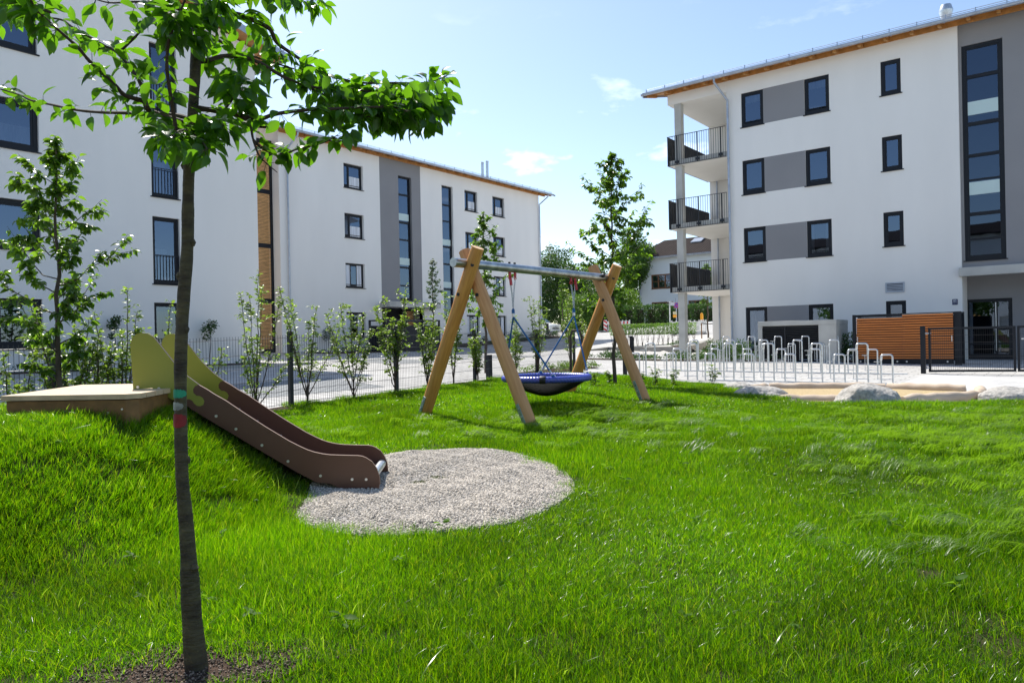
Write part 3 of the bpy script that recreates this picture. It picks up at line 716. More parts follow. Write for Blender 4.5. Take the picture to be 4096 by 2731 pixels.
wall.build('wall', plaster, lb)
for a, b, c, d, k in w1:
    if k == 'w':
        g = d < 3.5
        window(lb, F1, a, b, c, d, rec=.10, fw=.12, vm=[(b-1.15, .14)], curtain=(curtain_m, [(b-1.0, b-.15, c+.1, c+.75)]) if d > 8 and d < 9 else ((curtain_m, [(a+.2, a+.7, c+.1, d-.1)]) if not g else None))
    else:
        window(lb, F1, a, b, c, d, rec=.10, fw=.085, rail=c+1.0, curtain=(curtain_y if d < 3 else curtain_m, [(a+.12, a+.55, c+.1, d-1.1 if d > 3 else d-.3)]))
roof = MB()
for s_ in (1, -1):
    yE = 7.5+s_*(10.06); zE_ = 12.72
    roof.hexa([(-24.6, yE, zE_-.08), (-41, yE, zE_-.08), (-41, 7.5, zE_+SL*10.06-.08), (-24.6, 7.5, zE_+SL*10.06-.08), (-24.6, yE, zE_), (-41, yE, zE_), (-41, 7.5, zE_+SL*10.06), (-24.6, 7.5, zE_+SL*10.06)])
ro = roof.build('roof', roof_metal, lb)
s = MB()
for s_ in (1, -1):
    yE = 7.5+s_*10.0; zE_ = 12.60
    s.hexa([(-24.64, yE, zE_-.02), (-41, yE, zE_-.02), (-41, 7.5, zE_+SL*10-.02), (-24.64, 7.5, zE_+SL*10-.02), (-24.64, yE, zE_+.02), (-41, yE, zE_+.02), (-41, 7.5, zE_+SL*10+.02), (-24.64, 7.5, zE_+SL*10+.02)])
s.build('soffit', wood_soffit, ro)
s = MB()
for s_ in (1, -1):
    yE = 7.5+s_*10.06; zE_ = 12.50
    s.hexa([(-24.59, yE, zE_), (-24.555, yE, zE_), (-24.555, 7.5, zE_+SL*10.06), (-24.59, 7.5, zE_+SL*10.06), (-24.59, yE, zE_+.26), (-24.555, yE, zE_+.26), (-24.555, 7.5, zE_+SL*10.06+.26), (-24.59, 7.5, zE_+SL*10.06+.26)])
s.build('verge_flashing', zinc, ro)
s = MB(); s.box(-40.9, -24.6, 17.56, 17.68, 12.52, 12.66); s.build('gutter', zinc, ro)

# ---- left far building ----
F2 = frameX(-34.85)
fb = thing('apartment_building', 'long white apartment block with two tall stair windows behind the swing frame', 'building', (-40, 36, .9))
w2 = []
for k, zt in enumerate((12.18, 9.18, 6.18, 3.22)):
    for a, b in ((28.68, 30.17), (39.58, 40.98), (42.72, 44.15)): w2.append((a, b, zt-1.48 if k < 3 else 1.72, zt, 'w'))
w2 += [(33.12, 34.3, 4.1, 12.15, 's'), (37.2, 38.32, 2.95, 12.16, 's2')]
TOP2 = 13.2
wall = MB(); wall_holes(wall, F2, 24.17, 48.67, .2, TOP2, [w[:4] for w in w2]+[(31.52, 35.13, .2, 3.55)], zones=[(31.52, 35.13, 3.55, TOP2, 1)], depth=.3)
wall.face([(-34.85, 24.17, 0), (-48, 24.17, 0), (-48, 24.17, TOP2+3), (-34.85, 24.17, TOP2)])
wall.face([(-34.85, 48.67, 0), (-48, 48.67, 0), (-48, 48.67, TOP2+3), (-34.85, 48.67, TOP2)])
wall.face([(-48, 24.17, 0), (-48, 48.67, 0), (-48, 48.67, TOP2+3), (-48, 24.17, TOP2+3)])
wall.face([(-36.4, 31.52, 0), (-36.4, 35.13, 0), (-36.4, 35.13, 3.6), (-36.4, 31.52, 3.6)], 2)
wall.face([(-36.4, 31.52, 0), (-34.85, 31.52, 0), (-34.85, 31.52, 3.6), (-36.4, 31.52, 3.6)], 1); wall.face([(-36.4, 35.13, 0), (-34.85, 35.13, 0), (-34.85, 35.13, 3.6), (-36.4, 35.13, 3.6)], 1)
wall.build('wall', [plaster, plaster_grey, room_dark_m], fb)
for a, b, c, d, k in w2:
    if k == 'w': window(fb, F2, a, b, c, d, rec=.16, fw=.10, vm=[(a+.48, .11)], bar=c+.2 if c > 3 else None, curtain=(curtain_m, [(a+.12, a+.45, c+.1, d-.1), (b-.5, b-.14, c+.1, d-.1)] if d < 9 else [(a+.5, b-.15, c+.1, c+.75)]))
    elif k == 's': window(fb, F2, a, b, c, d, rec=.16, fw=.08, hm=[(10.97, .12), (9.16, .14), (8.03, .1), (6.23, .12), (5.04, .1)], frost=[(9.3, 9.75), (6.4, 6.85)])
    else: window(fb, F2, a, b, c, d, rec=.16, fw=.08, hm=[(10.85, .12), (9.72, .1), (7.93, .12), (6.73, .12), (4.98, .12)], frost=[(8.05, 8.45), (5.1, 5.5)])
s = MB(); s.fbox(F2, 31.3, 35.9, .0, .95, 3.56, 3.92); s.build('entrance_canopy', concrete_light, fb, bevel=.01)
s = MB()
for i in range(17): s.fbox(F2, 34.45, 35.1, -.9, -.86, 1.4+i*.12, 1.49+i*.12)
s.build('entrance_slats', slat_cedar, fb)
# timber screens on the gable end balconies
s = MB(); F3 = frameX(-35.53)
zlev = [(.95, 3.66), (3.90, 6.70), (6.94, 9.69), (9.93, 12.44)]
for a, b in zlev:
    n = int((b-a)/.075)
    for i in range(n): z = a+(b-a)*i/n; s.fbox(F3, 22.0, 24.0, -.02, .02, z, z+.052)
sc = s.build('timber_screen', slat_cedar, fb)
s = MB(); s.fbox(F3, 24.0, 24.165, -.06, .06, .9, 12.66); s.fbox(F3, 21.8, 22.0, -.06, .06, .9, 12.66)
for z in (.9, 3.66, 6.70, 9.69, 12.44): s.fbox(F3, 22.0, 24.0, -.055, .055, z, z+.22)
s.fbox(F3, 22.0, 24.0, -.12, -.1, .9, 12.6)
s.build('screen_frame', anthracite, fb)
roof = MB(); roof_slab(F2, 22.0, 49.9, .72, 13.22, -6.5, 13.22+SL*7.2, .05, 0, roof); roof_slab(F2, 22.0, 49.9, -13.7, 13.22, -6.5, 13.22+SL*7.2, .05, 0, roof)
ro = roof.build('roof', roof_metal, fb)
s = MB(); s.hexa([F2(22.02, .7, 13.15), F2(49.85, .7, 13.15), F2(49.85, -3.0, 13.15+SL*3.7), F2(22.02, -3.0, 13.15+SL*3.7)]+[F2(22.02, .7, 13.168), F2(49.85, .7, 13.168), F2(49.85, -3.0, 13.168+SL*3.7), F2(22.02, -3.0, 13.168+SL*3.7)])
s.build('soffit', wood_soffit, ro)
s = MB()
for i in range(31):
    u = 22.3+i*.91; s.hexa([F2(u-.05, .6, 13.04), F2(u+.05, .6, 13.04), F2(u+.05, -.2, 13.01+SL*.8), F2(u-.05, -.2, 13.01+SL*.8), F2(u-.05, .6, 13.17), F2(u+.05, .6, 13.17), F2(u+.05, -.2, 13.15+SL*.85), F2(u-.05, -.2, 13.15+SL*.85)])
s.fbox(F2, 24.2, 49.5, .004, .05, 13.06, 13.32)
s.build('rafters', wood_soffit, ro)
s = MB(); s.hexa([F2(21.96, .7, 13.02), F2(22.0, .7, 13.02), F2(22.0, -6.5, 13.02+SL*7.2), F2(21.96, -6.5, 13.02+SL*7.2), F2(21.96, .7, 13.26), F2(22.0, .7, 13.26), F2(22.0, -6.5, 13.26+SL*7.2), F2(21.96, -6.5, 13.26+SL*7.2)]); s.build('verge_board', zinc, ro)
gutter(ro, F2, 22.0, 49.9, .70, 13.14, .07); snow_guard(ro, F2, 22.3, 49.7, .55, 13.24, SL)
downpipe(ro, [F2(24.9, .78, 13.05), F2(24.9, .78, 12.9), F2(24.65, .12, 12.2), F2(24.65, .12, 12.0), F2(24.65, .12, .8)])
downpipe(ro, [F2(48.9, .78, 13.05), F2(48.9, .78, 12.9), F2(48.6, .12, 12.3), F2(48.6, .12, 12.1), F2(48.6, .12, 1.2)])
for i, (y, zt) in enumerate(((45.4, 15.7), (46.0, 15.9))):
    s = MB(); s.lathe((-38, y, 0), [(.115, 13.4), (.115, zt-.12), (.14, zt-.1), (.14, zt-.06), (.115, zt-.04), (.13, zt)], 14); s.build('flue_pipe', galv, fb, smooth=True)

# ---- house behind the hedge ----
FH = frameY(71.6)
hb = thing('house', 'old pale house with brown tiled roof beyond the clipped hedge', 'house', (-32, 76, 2))
holes = [(-36.6, -34.2, 6.54, 8.06), (-36.6, -34.1, 3.3, 5.11), (-32.4, -30.2, 3.3, 5.1)]
wall = MB(); wall_holes(wall, FH, -38.1, -20, 1.5, 10.0, holes)
wall.face([(-38.1, 71.6, 1.5), (-38.1, 80.6, 1.5), (-38.1, 80.6, 10), (-38.1, 71.6, 10)]); wall.face([(-38.1, 71.6, 10), (-38.1, 80.6, 10), (-38.1, 76.1, 12)])
wall.build('wall', plaster_old, hb)
wood_brown = mat('brown_window_wood', (.16, .07, .03), .5, noise=(5, .2))
for h in holes:
    s = MB(); a, b, c, d = h
    for e in ((a, a+.12, c, d), (b-.12, b, c, d), (a+.12, b-.12, d-.12, d), (a+.12, b-.12, c, c+.12)): s.fbox(FH, e[0], e[1], -.12, -.02, e[2], e[3])
    for i in (1, 2): u = a+(b-a)*i/3; s.fbox(FH, u-.07, u+.07, -.12, -.03, c+.12, d-.12)
    s.fbox(FH, a+.12, b-.12, -.1, -.05, (c+d)/2-.03, (c+d)/2+.03)
    w = s.build('window', wood_brown, hb)
    p = MB(); p.face([FH(a, -.08, c), FH(b, -.08, c), FH(b, -.08, d), FH(a, -.08, d)]); p.build('pane', glass_m, w)
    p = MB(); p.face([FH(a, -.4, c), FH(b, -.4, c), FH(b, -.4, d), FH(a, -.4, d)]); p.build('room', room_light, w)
    p = MB(); p.fbox(FH, a-.05, b+.05, -.02, .06, c-.05, c); p.build('sill', wood_brown, w)
tm = bpy.data.materials.new('brown_roof_tiles'); tm.use_nodes = True; N = tm.node_tree.nodes; L = tm.node_tree.links; p = N['Principled BSDF']; p.inputs['Roughness'].default_value = .95; p.inputs['Specular IOR Level'].default_value = .08
g_ = N.new('ShaderNodeTexCoord'); bt = N.new('ShaderNodeTexBrick'); mpp = N.new('ShaderNodeMapping'); mpp.inputs['Scale'].default_value = (1, 1, 0)
L.new(g_.outputs['Object'], mpp.inputs['Vector']); L.new(mpp.outputs['Vector'], bt.inputs['Vector'])
bt.inputs['Scale'].default_value = 1; bt.inputs['Brick Width'].default_value = .3; bt.inputs['Row Height'].default_value = .34; bt.inputs['Mortar Size'].default_value = .045; bt.offset = 0
bt.inputs['Color1'].default_value = (.060, .045, .040, 1); bt.inputs['Color2'].default_value = (.045, .034, .031, 1); bt.inputs['Mortar'].default_value = (.012, .010, .009, 1)
L.new(bt.outputs['Color'], p.inputs['Base Color'])
roof = MB()
e0, e1, rz, ez = (-39.0, 71.0), (-19.5, 71.0), 12.25, 9.85
roof.face([(-39.0, 71.0, ez), (-19.5, 71.0, ez), (-19.5, 76.1, rz), (-37.2, 76.1, rz)]); roof.face([(-39, 71.0, ez-.12), (-19.5, 71.0, ez-.12), (-19.5, 71, ez), (-39, 71, ez)])
roof.face([(-39.0, 71.0, ez), (-37.2, 76.1, rz), (-39.0, 81.2, ez)]); roof.face([(-39.0, 81.2, ez), (-37.2, 76.1, rz), (-19.5, 76.1, rz), (-19.5, 81.2, ez)])
roof.face([(-39, 71, ez-.12), (-39, 81.2, ez-.12), (-39, 81.2, ez), (-39, 71, ez)])
ro = roof.build('roof', tm, hb)
s = MB(); s.hexa([(-33.2, 74.2, 11.42), (-32.0, 74.2, 11.42), (-32.0, 75.3, 11.93), (-33.2, 75.3, 11.93), (-33.2, 74.2, 11.52), (-32.0, 74.2, 11.52), (-32.0, 75.3, 12.03), (-33.2, 75.3, 12.03)]); s.build('skylight', lens_m, ro)
gutter(ro, FH, -39, -19.5, .58, ez-.05, .07); downpipe(hb, [FH(-37.7, .65, ez-.1), FH(-37.9, .1, ez-.7), FH(-37.9, .1, ez-1), FH(-37.9, .1, 1.6)], .06)
text('est munch zu war zu', .42, FH(-31.2, .01, 5.85), (R(90), 0, 0), mat('faded_lettering', (.16, .17, .18), .8), hb)

# ------------------------------------------------------------------ playground
UD = (RIGHT*.629+FWD*.776); UD.normalize(); ND = (RIGHT*.776-FWD*.629); ND.normalize()   # swing: along beam, across beam
C0 = S(.471, 10.26)
def SW(t, n, z): v = C0+UD*t+ND*n; return Vector((v.x, v.y, z))
sw = thing('nest_swing', 'wooden A-frame swing with steel beam and blue rope nest seat', 'swing', (C0.x, C0.y, .35))
b = MB(); b.tube([SW(-1.84, 0, 2.257), SW(1.72, 0, 2.257)], .0575, 24); beam = b.build('beam', galv_beam, sw, smooth=True)
b = MB()
for t, n in ((1.42, .058), (-1.40, -.03)): b.tube([SW(t, n, 2.27), SW(t, n+.04*(1 if n > 0 else -1), 2.275)], .03, 8)
for t in (-.77, -.66, .70, .81): b.tube([SW(t, 0, 2.31), SW(t, 0, 2.335)], .016, 8)
b.build('bolt_cap', rubber, beam, smooth=True)
def leg(foot, top, r=.083, m=wood_leg):
    f, t = Vector(foot), Vector(top); L = (t-f).length; d = (t-f).normalized()
    q = d.to_track_quat('Z', 'Y'); mb = MB(); n = 24; k = 14
    rg = random.Random(int(f.x*1000)); rows = []
    for i in range(k+1):
        z = L*i/k; ox, oy = .003*math.sin(i*.9+f.x), .003*math.cos(i*.7)
        rr = r*(1+.012*math.sin(i*1.3+f.y)); rr = rr if 0 < i < k else rr-.006
        rows.append([(ox+rr*math.cos(2*math.pi*j/n), oy+rr*math.sin(2*math.pi*j/n), z) for j in range(n)])
    for rw in rows: mb.v += rw
    for i in range(k):
        for j in range(n): a = i*n+j; e = i*n+(j+1) % n; mb.f.append((a, e, e+n, a+n)); mb.m.append(0)
    mb.f.append(tuple(range(n))[::-1]); mb.m.append(1); mb.f.append(tuple(k*n+j for j in range(n))); mb.m.append(1)
    mw = Matrix.Translation(f) @ q.to_matrix().to_4x4()
    return mb.build('leg', [m, wood_end], sw, smooth=True, mw=mw), d, L
def leg_pair(tc, zg1, zg2, s1, s2, off):
    # leg one: far foot, near top; leg two: near foot, far top
    for (fn, zf, tn, o, m) in ((-s1, zg1, .175, -off, wood_leg), (s2, zg2, -.175, off, wood_leg2)):
        foot = SW(tc+o, fn, zf); top = SW(tc+o, tn, 2.44); e = (foot-top).normalized(); foot2 = foot+e*.25
        lo, d, L = leg(foot2, top, m=m)
        # bolt heads and foot plate
        bb = MB(); side = UD*(-1); mid = foot.lerp(top, .75)
        for fr, sd in ((.90, ND*.06-UD*.06), (.74, -UD*.083)):
            p = foot.lerp(top, fr); w = Vector(sd).normalized(); bb.tube([p+w*.078, p+w*.093], .022, 10)
        bb.build('bolt', rubber, lo, smooth=True)
        pm = MB(); w = (-FWD*.62-RIGHT*.78) if True else side; w = w-d*w.dot(d); w.normalize(); x = d.cross(w)
        p0 = foot+d*.02; p1 = foot+d*.33
        pm.hexa([p0+w*.076-x*.027, p0+w*.076+x*.027, p0+w*.088+x*.027, p0+w*.088-x*.027, p1+w*.076-x*.027, p1+w*.076+x*.027, p1+w*.088+x*.027, p1+w*.088-x*.027])
        fp = pm.build('foot_plate', plate_green, lo, bevel=.004)
        bt = MB()
        for q_ in (.08, .17, .27): p = foot+d*q_+w*.088; bt.tube([p, p+w*.010], .012, 8); 
        bt.build('screw', galv, fp, smooth=True)
leg_pair(-1.51, .30, .26, .84, .83, .075)
leg_pair(1.60, .44, .36, .77, .70, -.075)
# chains and shackles
SEATZ = .775; RR = .585
for sg, zh in ((-1, 1.665), (1, 1.70)):
    hub = SW(sg*.71, 0, zh); parts = []
    tops = [SW(sg*.71+.055, .0, 2.13), SW(sg*.71-.055, 0.0, 2.13)]
    for i, tp in enumerate(tops):
        s = MB(); s.bar(tp+Vector((0, 0, .09)), tp+Vector((0, 0, .02)), .03, .022); s.torus(tp+Vector((0, 0, .0)), UD if i else ND, .02, .007, 12, 6)
        if (i == 0) == (sg > 0): s.bar(tp+Vector((0, 0, .05)), tp+Vector((0, 0, -.10))+ND*.02, .035, .02)
        s.build('shackle', red_m, sw)
        ch = MB(); a = tp+Vector((0, 0, -.02)); e = hub+Vector((0, 0, .03)); n = int((e-a).length/.021)
        mid = (a+e)/2+UD*(.02 if i else -.02)
        for j in range(n):
            t = (j+.5)/n; c = a*(1-t)**2+mid*2*t*(1-t)+e*t*t; d = (e-a).normalized()
            ax = (ND if j % 2 else UD); ax = (ax-d*ax.dot(d)).normalized(); y = d; x = ax.cross(y).normalized()
            pts = [c+x*math.cos(2*math.pi*q/8)*.0105+y*math.sin(2*math.pi*q/8)*.0165 for q in range(9)]
            ch.tube(pts, .0042, 4, cap=False)
        ch.build('chain', galv, sw, smooth=True)
    s = MB(); s.tube([hub+Vector((0, 0, .045)), hub+Vector((0, 0, -.005))], .022, 10); s.tube([hub+Vector((0, 0, .02)), hub+Vector((0, 0, .06))], .014, 8)
    s.build('rope_hub', rope_blue, sw, smooth=True)
    s = MB(); s.tube([hub+Vector((0, 0, -.005)), hub+Vector((0, 0, -.05))], .021, 12); s.build('ferrule', galv, sw, smooth=True)
    for n_ in (-1, 1):
        end = SW(sg*.707*RR, n_*.707*RR, SEATZ+.05); st = hub+Vector((0, 0, -.05))
        s = MB(); s.tube([st, end+(st-end).normalized()*.07], .0115, 8); s.tube([end+(st-end).normalized()*.02, end-Vector((0, 0, .02))], .017, 8); ro_ = s.build('rope', rope_blue, sw, smooth=True)
        s = MB(); w = (st-end).normalized(); s.tube([end+w*.05, end+w*.09], .016, 10); s.torus(end-Vector((0, 0, .01)), w.cross(Vector((0, 0, 1))), .03, .007, 12, 6); s.build('ferrule', galv, ro_, smooth=True)
# rope rim: twisted strands
mb = MB(); nT, nP = 420, 20; cc = SW(0, 0, SEATZ)
for i in range(nT):
    th = 2*math.pi*i/nT; cx = cc+UD*math.cos(th)*RR+ND*math.sin(th)*RR; rad = (cx-cc).normalized()
    for j in range(nP):
        ph = 2*math.pi*j/nP; w = math.sin(ph*3+th*42); w2 = math.sin(-ph*4+th*84)
        r = .043*(1+.16*abs(w)-.09+.05*w2)
        q = cx+rad*math.cos(ph)*r+Vector((0, 0, 1))*math.sin(ph)*r; mb.v.append(tuple(q))
for i in range(nT):
    for j in range(nP): a = i*nP+j; e = i*nP+(j+1) % nP; i2 = ((i+1) % nT)*nP; mb.f.append((a, e, i2+(j+1) % nP, i2+j)); mb.m.append(0)
rim = mb.build('seat_rim', rope_rim, sw, smooth=True)
s = MB(); th = 2.30-math.pi*.0
for th in (math.pi*.5+1.02,):
    cx = cc+UD*math.cos(th)*RR+ND*math.sin(th)*RR; tg = (-UD*math.sin(th)+ND*math.cos(th)); s.tube([cx-tg*.04, cx-tg*.036, cx+tg*.036, cx+tg*.04], [.05, .0525, .0525, .05], 20)
sv = s.build('seat_sleeve', rubber, rim, smooth=True)
# net
mb = MB(); Rn = RR-.03
def bowl(a, c_):
    r = math.hypot(a, c_)/Rn; z = SEATZ-.035-.215*(1-r**1.7) if r < 1 else SEATZ-.035
    return SW(a, c_, z)
n = 30
for i in range(-n+1, n):
    q = Rn*i/n; h = math.sqrt(max(Rn*Rn-q*q, 0)); k = 18
    if h < .04: continue
    mb.tube([bowl(q, -h+2*h*j/k) for j in range(k+1)], .0062, 4, cap=False); mb.tube([bowl(-h+2*h*j/k, q) for j in range(k+1)], .0062, 4, cap=False)
mb.build('net', net_black, sw, smooth=True)

# ---- slide ----
sd = thing('slide', 'brown and olive-green playground slide running down the grass mound', 'slide', tuple(S(-1.8, 5.2, .3)))
OA, DA = Vector((-.91, 5.0)), Vector((1.56, .10)).normalized()       # slide axis in plan
NA = Vector((-.06, 1.0)).normalized()
def P2(x, z, off=0.):
    p = OA+DA*x+NA*off
    return S(p.x, p.y, z)
def arc(cx, cz, r, a0, a1, n=8): return [(cx+r*math.cos(R(a0+(a1-a0)*i/n)), cz+r*math.sin(R(a0+(a1-a0)*i/n))) for i in range(n+1)]

GT = [(-1.623, 1.028), (-1.636, 1.332), (-1.625, 1.367), (-1.599, 1.395), (-1.562, 1.404), (-1.523, 1.399), (-1.491, 1.38), (-1.471, 1.356), (-1.354, 1.197), (-1.272, 1.109), (-1.197, 1.05)]
KN = [(-1.22, 1.041), (-1.234, 1.02), (-1.232, 0.995), (-1.212, 0.975), (-1.191, 0.973), (-1.172, 0.96), (-1.162, 0.938), (-1.169, 0.915), (-1.188, 0.905), (-1.211, 0.908), (-1.229, 0.924), (-1.241, 0.944), (-1.26, 0.954), (-1.275, 0.953), (-1.294, 0.949)]
GBm = [(-1.314, 0.934), (-1.374, 0.955), (-1.5, 1.034)]
BT = [(-1.144, 1.016), (-1.099, 0.984), (-1.023, 0.938), (-0.917, 0.861), (-0.765, 0.755), (-0.612, 0.656), (-0.535, 0.614), (-0.49, .592), (-0.443, 0.575), (-.39, .562), (-0.341, 0.554), (-0.248, 0.548), (-0.154, 0.543), (-.125, .538), (-0.099, 0.527), (-0.06, 0.5), (-0.03, 0.456), (-0.011, 0.399), (-0.007, 0.351), (-0.021, 0.3)]
BB = [(-0.291, 0.329), (-0.311, 0.347), (-0.353, 0.361), (-0.431, 0.369), (-0.554, 0.439), (-0.769, 0.575), (-0.997, 0.723), (-1.148, 0.82), (-1.254, 0.89), (-1.295, 0.93)]
TH = .02
for off in (0, .50):
    nrm = P2(0, 0, TH)-P2(0, 0, 0)
    m = MB(); m.prism([P2(x, z, off) for x, z in GT+KN+GBm], nrm, 0, 1)
    gp = m.build('upper_side_panel', [hpl_green, hpl_green_edge], sd)
    m = MB(); m.prism([P2(x, z, off) for x, z in [(-1.197, 1.048)]+BT+BB+[(-1.292, .947)]+KN[:-1][::-1]], nrm, 0, 1)
    bp_ = m.build('lower_side_panel', [hpl_brown, hpl_brown_edge], sd)
    for par, lst in ((gp, [(-1.592, 1.043), (-1.456, 1.029)]), (bp_, [(-1.086, .836), (-.958, .746), (-.789, .632), (-.619, .519), (-.405, .414), (-.194, .383), (-.1, .38)])):
        m = MB(); w = (P2(0, 0, -1)-P2(0, 0, 0)).normalized()
        for x, z in lst:
            c = P2(x, z, off); m.tube([c, c+w*.004], .0095, 10); m.tube([c+w*.004, c+w*.0055], .0055, 8)
        m.build('bolt', galv, par, smooth=True)
m = MB(); cl_ = [(-1.60, .985), (-1.42, .985), (-1.30, .955), (-1.197, .90), (-1.023, .79), (-.765, .61), (-.612, .51), (-.5, .455), (-.38, .425), (-.25, .415), (-.06, .41)]
for (x0, z0), (x1, z1) in zip(cl_, cl_[1:]):
    m.hexa([P2(x0, z0-.012, .021), P2(x1, z1-.012, .021), P2(x1, z1-.012, .499), P2(x0, z0-.012, .499), P2(x0, z0, .021), P2(x1, z1, .021), P2(x1, z1, .499), P2(x0, z0, .499)])
m.build('chute', hpl_brown, sd)
m = MB(); m.tube([P2(-.05, .405, .021), P2(-.05, .405, .499)], .03, 16); m.build('end_tube', galv, sd, smooth=True)

# ---- platform on the mound ----
pf = thing('platform', 'low wooden deck on top of the grass mound beside the slide', 'platform', tuple(S(-2.8, 5.0, .9)))
pp = [(-3.09, 4.43), (-2.30, 4.36), (-2.235, 4.42), (-2.36, 5.62), (-3.32, 5.66)]
m = MB(); nb_ = 9
for i in range(nb_):
    f0, f1 = i/nb_+.003, (i+1)/nb_-.003
    L_ = lambda f: (-3.09-.23*f, 4.43+1.23*f); R_ = lambda f: (-2.235-.125*f, 4.37+1.25*f)
    q4 = [L_(f0), R_(f0), R_(f1), L_(f1)]
    if i == 0: q4 = [L_(f0), (-2.31, 4.37), (-2.24, 4.43), R_(f1), L_(f1)]
    m.prism([S(x, d, 1.0) for x, d in q4], (0, 0, .030))
dk = m.build('deck', wood_deck, pf)
pin_ = [(-3.07, 4.45), (-2.31, 4.38), (-2.255, 4.43), (-2.38, 5.60), (-3.30, 5.64)]
m = MB(); m.prism([S(x, d, .62) for x, d in pin_], (0, 0, .374)); fr_ = m.build('side_boards', wood_deck_side, pf, bevel=.006)
m = MB(); w = -FWD
for x in (-3.0, -2.42, -2.33): c = S(x, 4.45-(x+3.07)*.09, .94 if x > -2.4 else .92); m.tube([c, c+w*.01], .006, 8)
m.build('bolt', galv, fr_, smooth=True)

# ---- sandpit ----
sp = thing('sandpit', 'flat sandpit ringed with peeled logs in front of the bike stands', 'sandpit', tuple(S(6.7, 14, .1)))
def pit_h(x, d): return .115+0*np.asarray(x)
sand = fill_poly('sand', PIT, lambda x, d: .14+.02*np.sin(x*2)*np.cos(d*1.7), sand_m, .3, kind='structure')
def log(a, b, r, z, seed):
    rg = random.Random(seed); a, b = Vector(a), Vector(b); k = 14
    mid = (b-a).cross(Vector((0, 0, 1))).normalized()*rg.uniform(-.08, .08)
    pts = [a.lerp(b, i/k)+mid*math.sin(math.pi*i/k)+Vector((0, 0, .012*math.sin(i*1.7+seed))) for i in range(k+1)]
    rs = [r*(1+.07*math.sin(i*1.3+seed)) for i in range(k+1)]; rs[0] *= .8; rs[-1] *= .8
    m = MB(); m.tube([p+Vector((0, 0, z)) for p in pts], rs, 14); return m.build('log', log_m, sp, smooth=True)
logs = [((4.75, 15.6), (5.6, 16.2)), ((5.65, 16.2), (7.9, 15.6)), ((7.95, 15.6), (9.0, 14.6)), ((4.55, 13.0), (5.9, 12.55)), ((6.6, 12.45), (8.2, 12.95)), ((4.5, 15.4), (4.45, 14.0)), ((8.3, 13.1), (9.0, 14.2))]
for i, (a, b) in enumerate(logs): log(S(*a), S(*b), .105, .15, i)
def boulder(name, x, d, z, sx, sy, sz, seed, label, rot=0):
    bm = bmesh.new(); bmesh.ops.create_icosphere(bm, subdivisions=5, radius=1)
    from mathutils import noise
    o = Vector((seed*3.1, seed*1.7, seed*.9))
    for v in bm.verts:
        n = v.co.normalized(); f = 1+.16*noise.noise(n*1.1+o)+.09*noise.noise(n*2.3+o)+.035*noise.noise(n*6+o)+.014*noise.noise(n*15+o)+.008*noise.noise(n*34+o)
        v.co = Vector((n.x*sx*f, n.y*sy*f, n.z*sz*f))
    me = bpy.data.meshes.new('boulder'); bm.to_mesh(me); bm.free(); me.materials.append(boulder_m); me.shade_smooth()
    ob = bpy.data.objects.new('boulder', me); COL.objects.link(ob); ob.location = S(x, d, z); ob.rotation_euler = (0, 0, math.atan2(RIGHT.y, RIGHT.x)+rot)
    return tag(ob, label, 'boulder', 'granite boulders around the sandpit')
boulder('b', 5.78, 12.0, .13, .52, .42, .37, 1, 'large domed granite boulder in the grass at the front edge of the sandpit')
boulder('b', 8.55, 12.6, .10, .52, .42, .25, 2, 'low flat granite boulder at the right end of the sandpit')
boulder('b', 4.45, 13.3, .13, .52, .40, .28, 3, 'broad sloping granite boulder at the left end of the sandpit, nearer one')
boulder('b', 4.62, 14.9, .14, .40, .32, .22, 4, 'rounded granite boulder at the left rear corner of the sandpit')

# ---- cherry tree in the foreground ----
TRUNK = [
    (-2.174, 1.183, 0.288, 0.0386) ,
    (-2.187, 1.174, 0.442, 0.0324) ,
    (-2.191, 1.17, 0.597, 0.0286) ,
    (-2.197, 1.166, 0.751, 0.0239) ,
    (-2.205, 1.16, 0.906, 0.0224) ,
    (-2.205, 1.16, 1.099, 0.0212) ,
    (-2.203, 1.162, 1.254, 0.0205) ,
    (-2.194, 1.169, 1.431, 0.0201) ,
    (-2.181, 1.179, 1.601, 0.0193) ,
    (-2.178, 1.182, 1.716, 0.0189) ,
    (-2.174, 1.185, 1.832, 0.0181) ,
    (-2.167, 1.19, 1.917, 0.0181) ,
    (-2.161, 1.196, 2.032, 0.0178) ,
    (-2.154, 1.201, 2.14, 0.0178) ,
    (-2.15, 1.204, 2.233, 0.017) ,
    (-2.144, 1.209, 2.326, 0.0162) ,
    (-2.138, 1.214, 2.418, 0.0147) ,
    (-2.132, 1.219, 2.565, 0.0116) ,
    (-2.125, 1.224, 2.757, 0.0085) ,
    (-2.119, 1.229, 2.989, 0.0046) ,
]
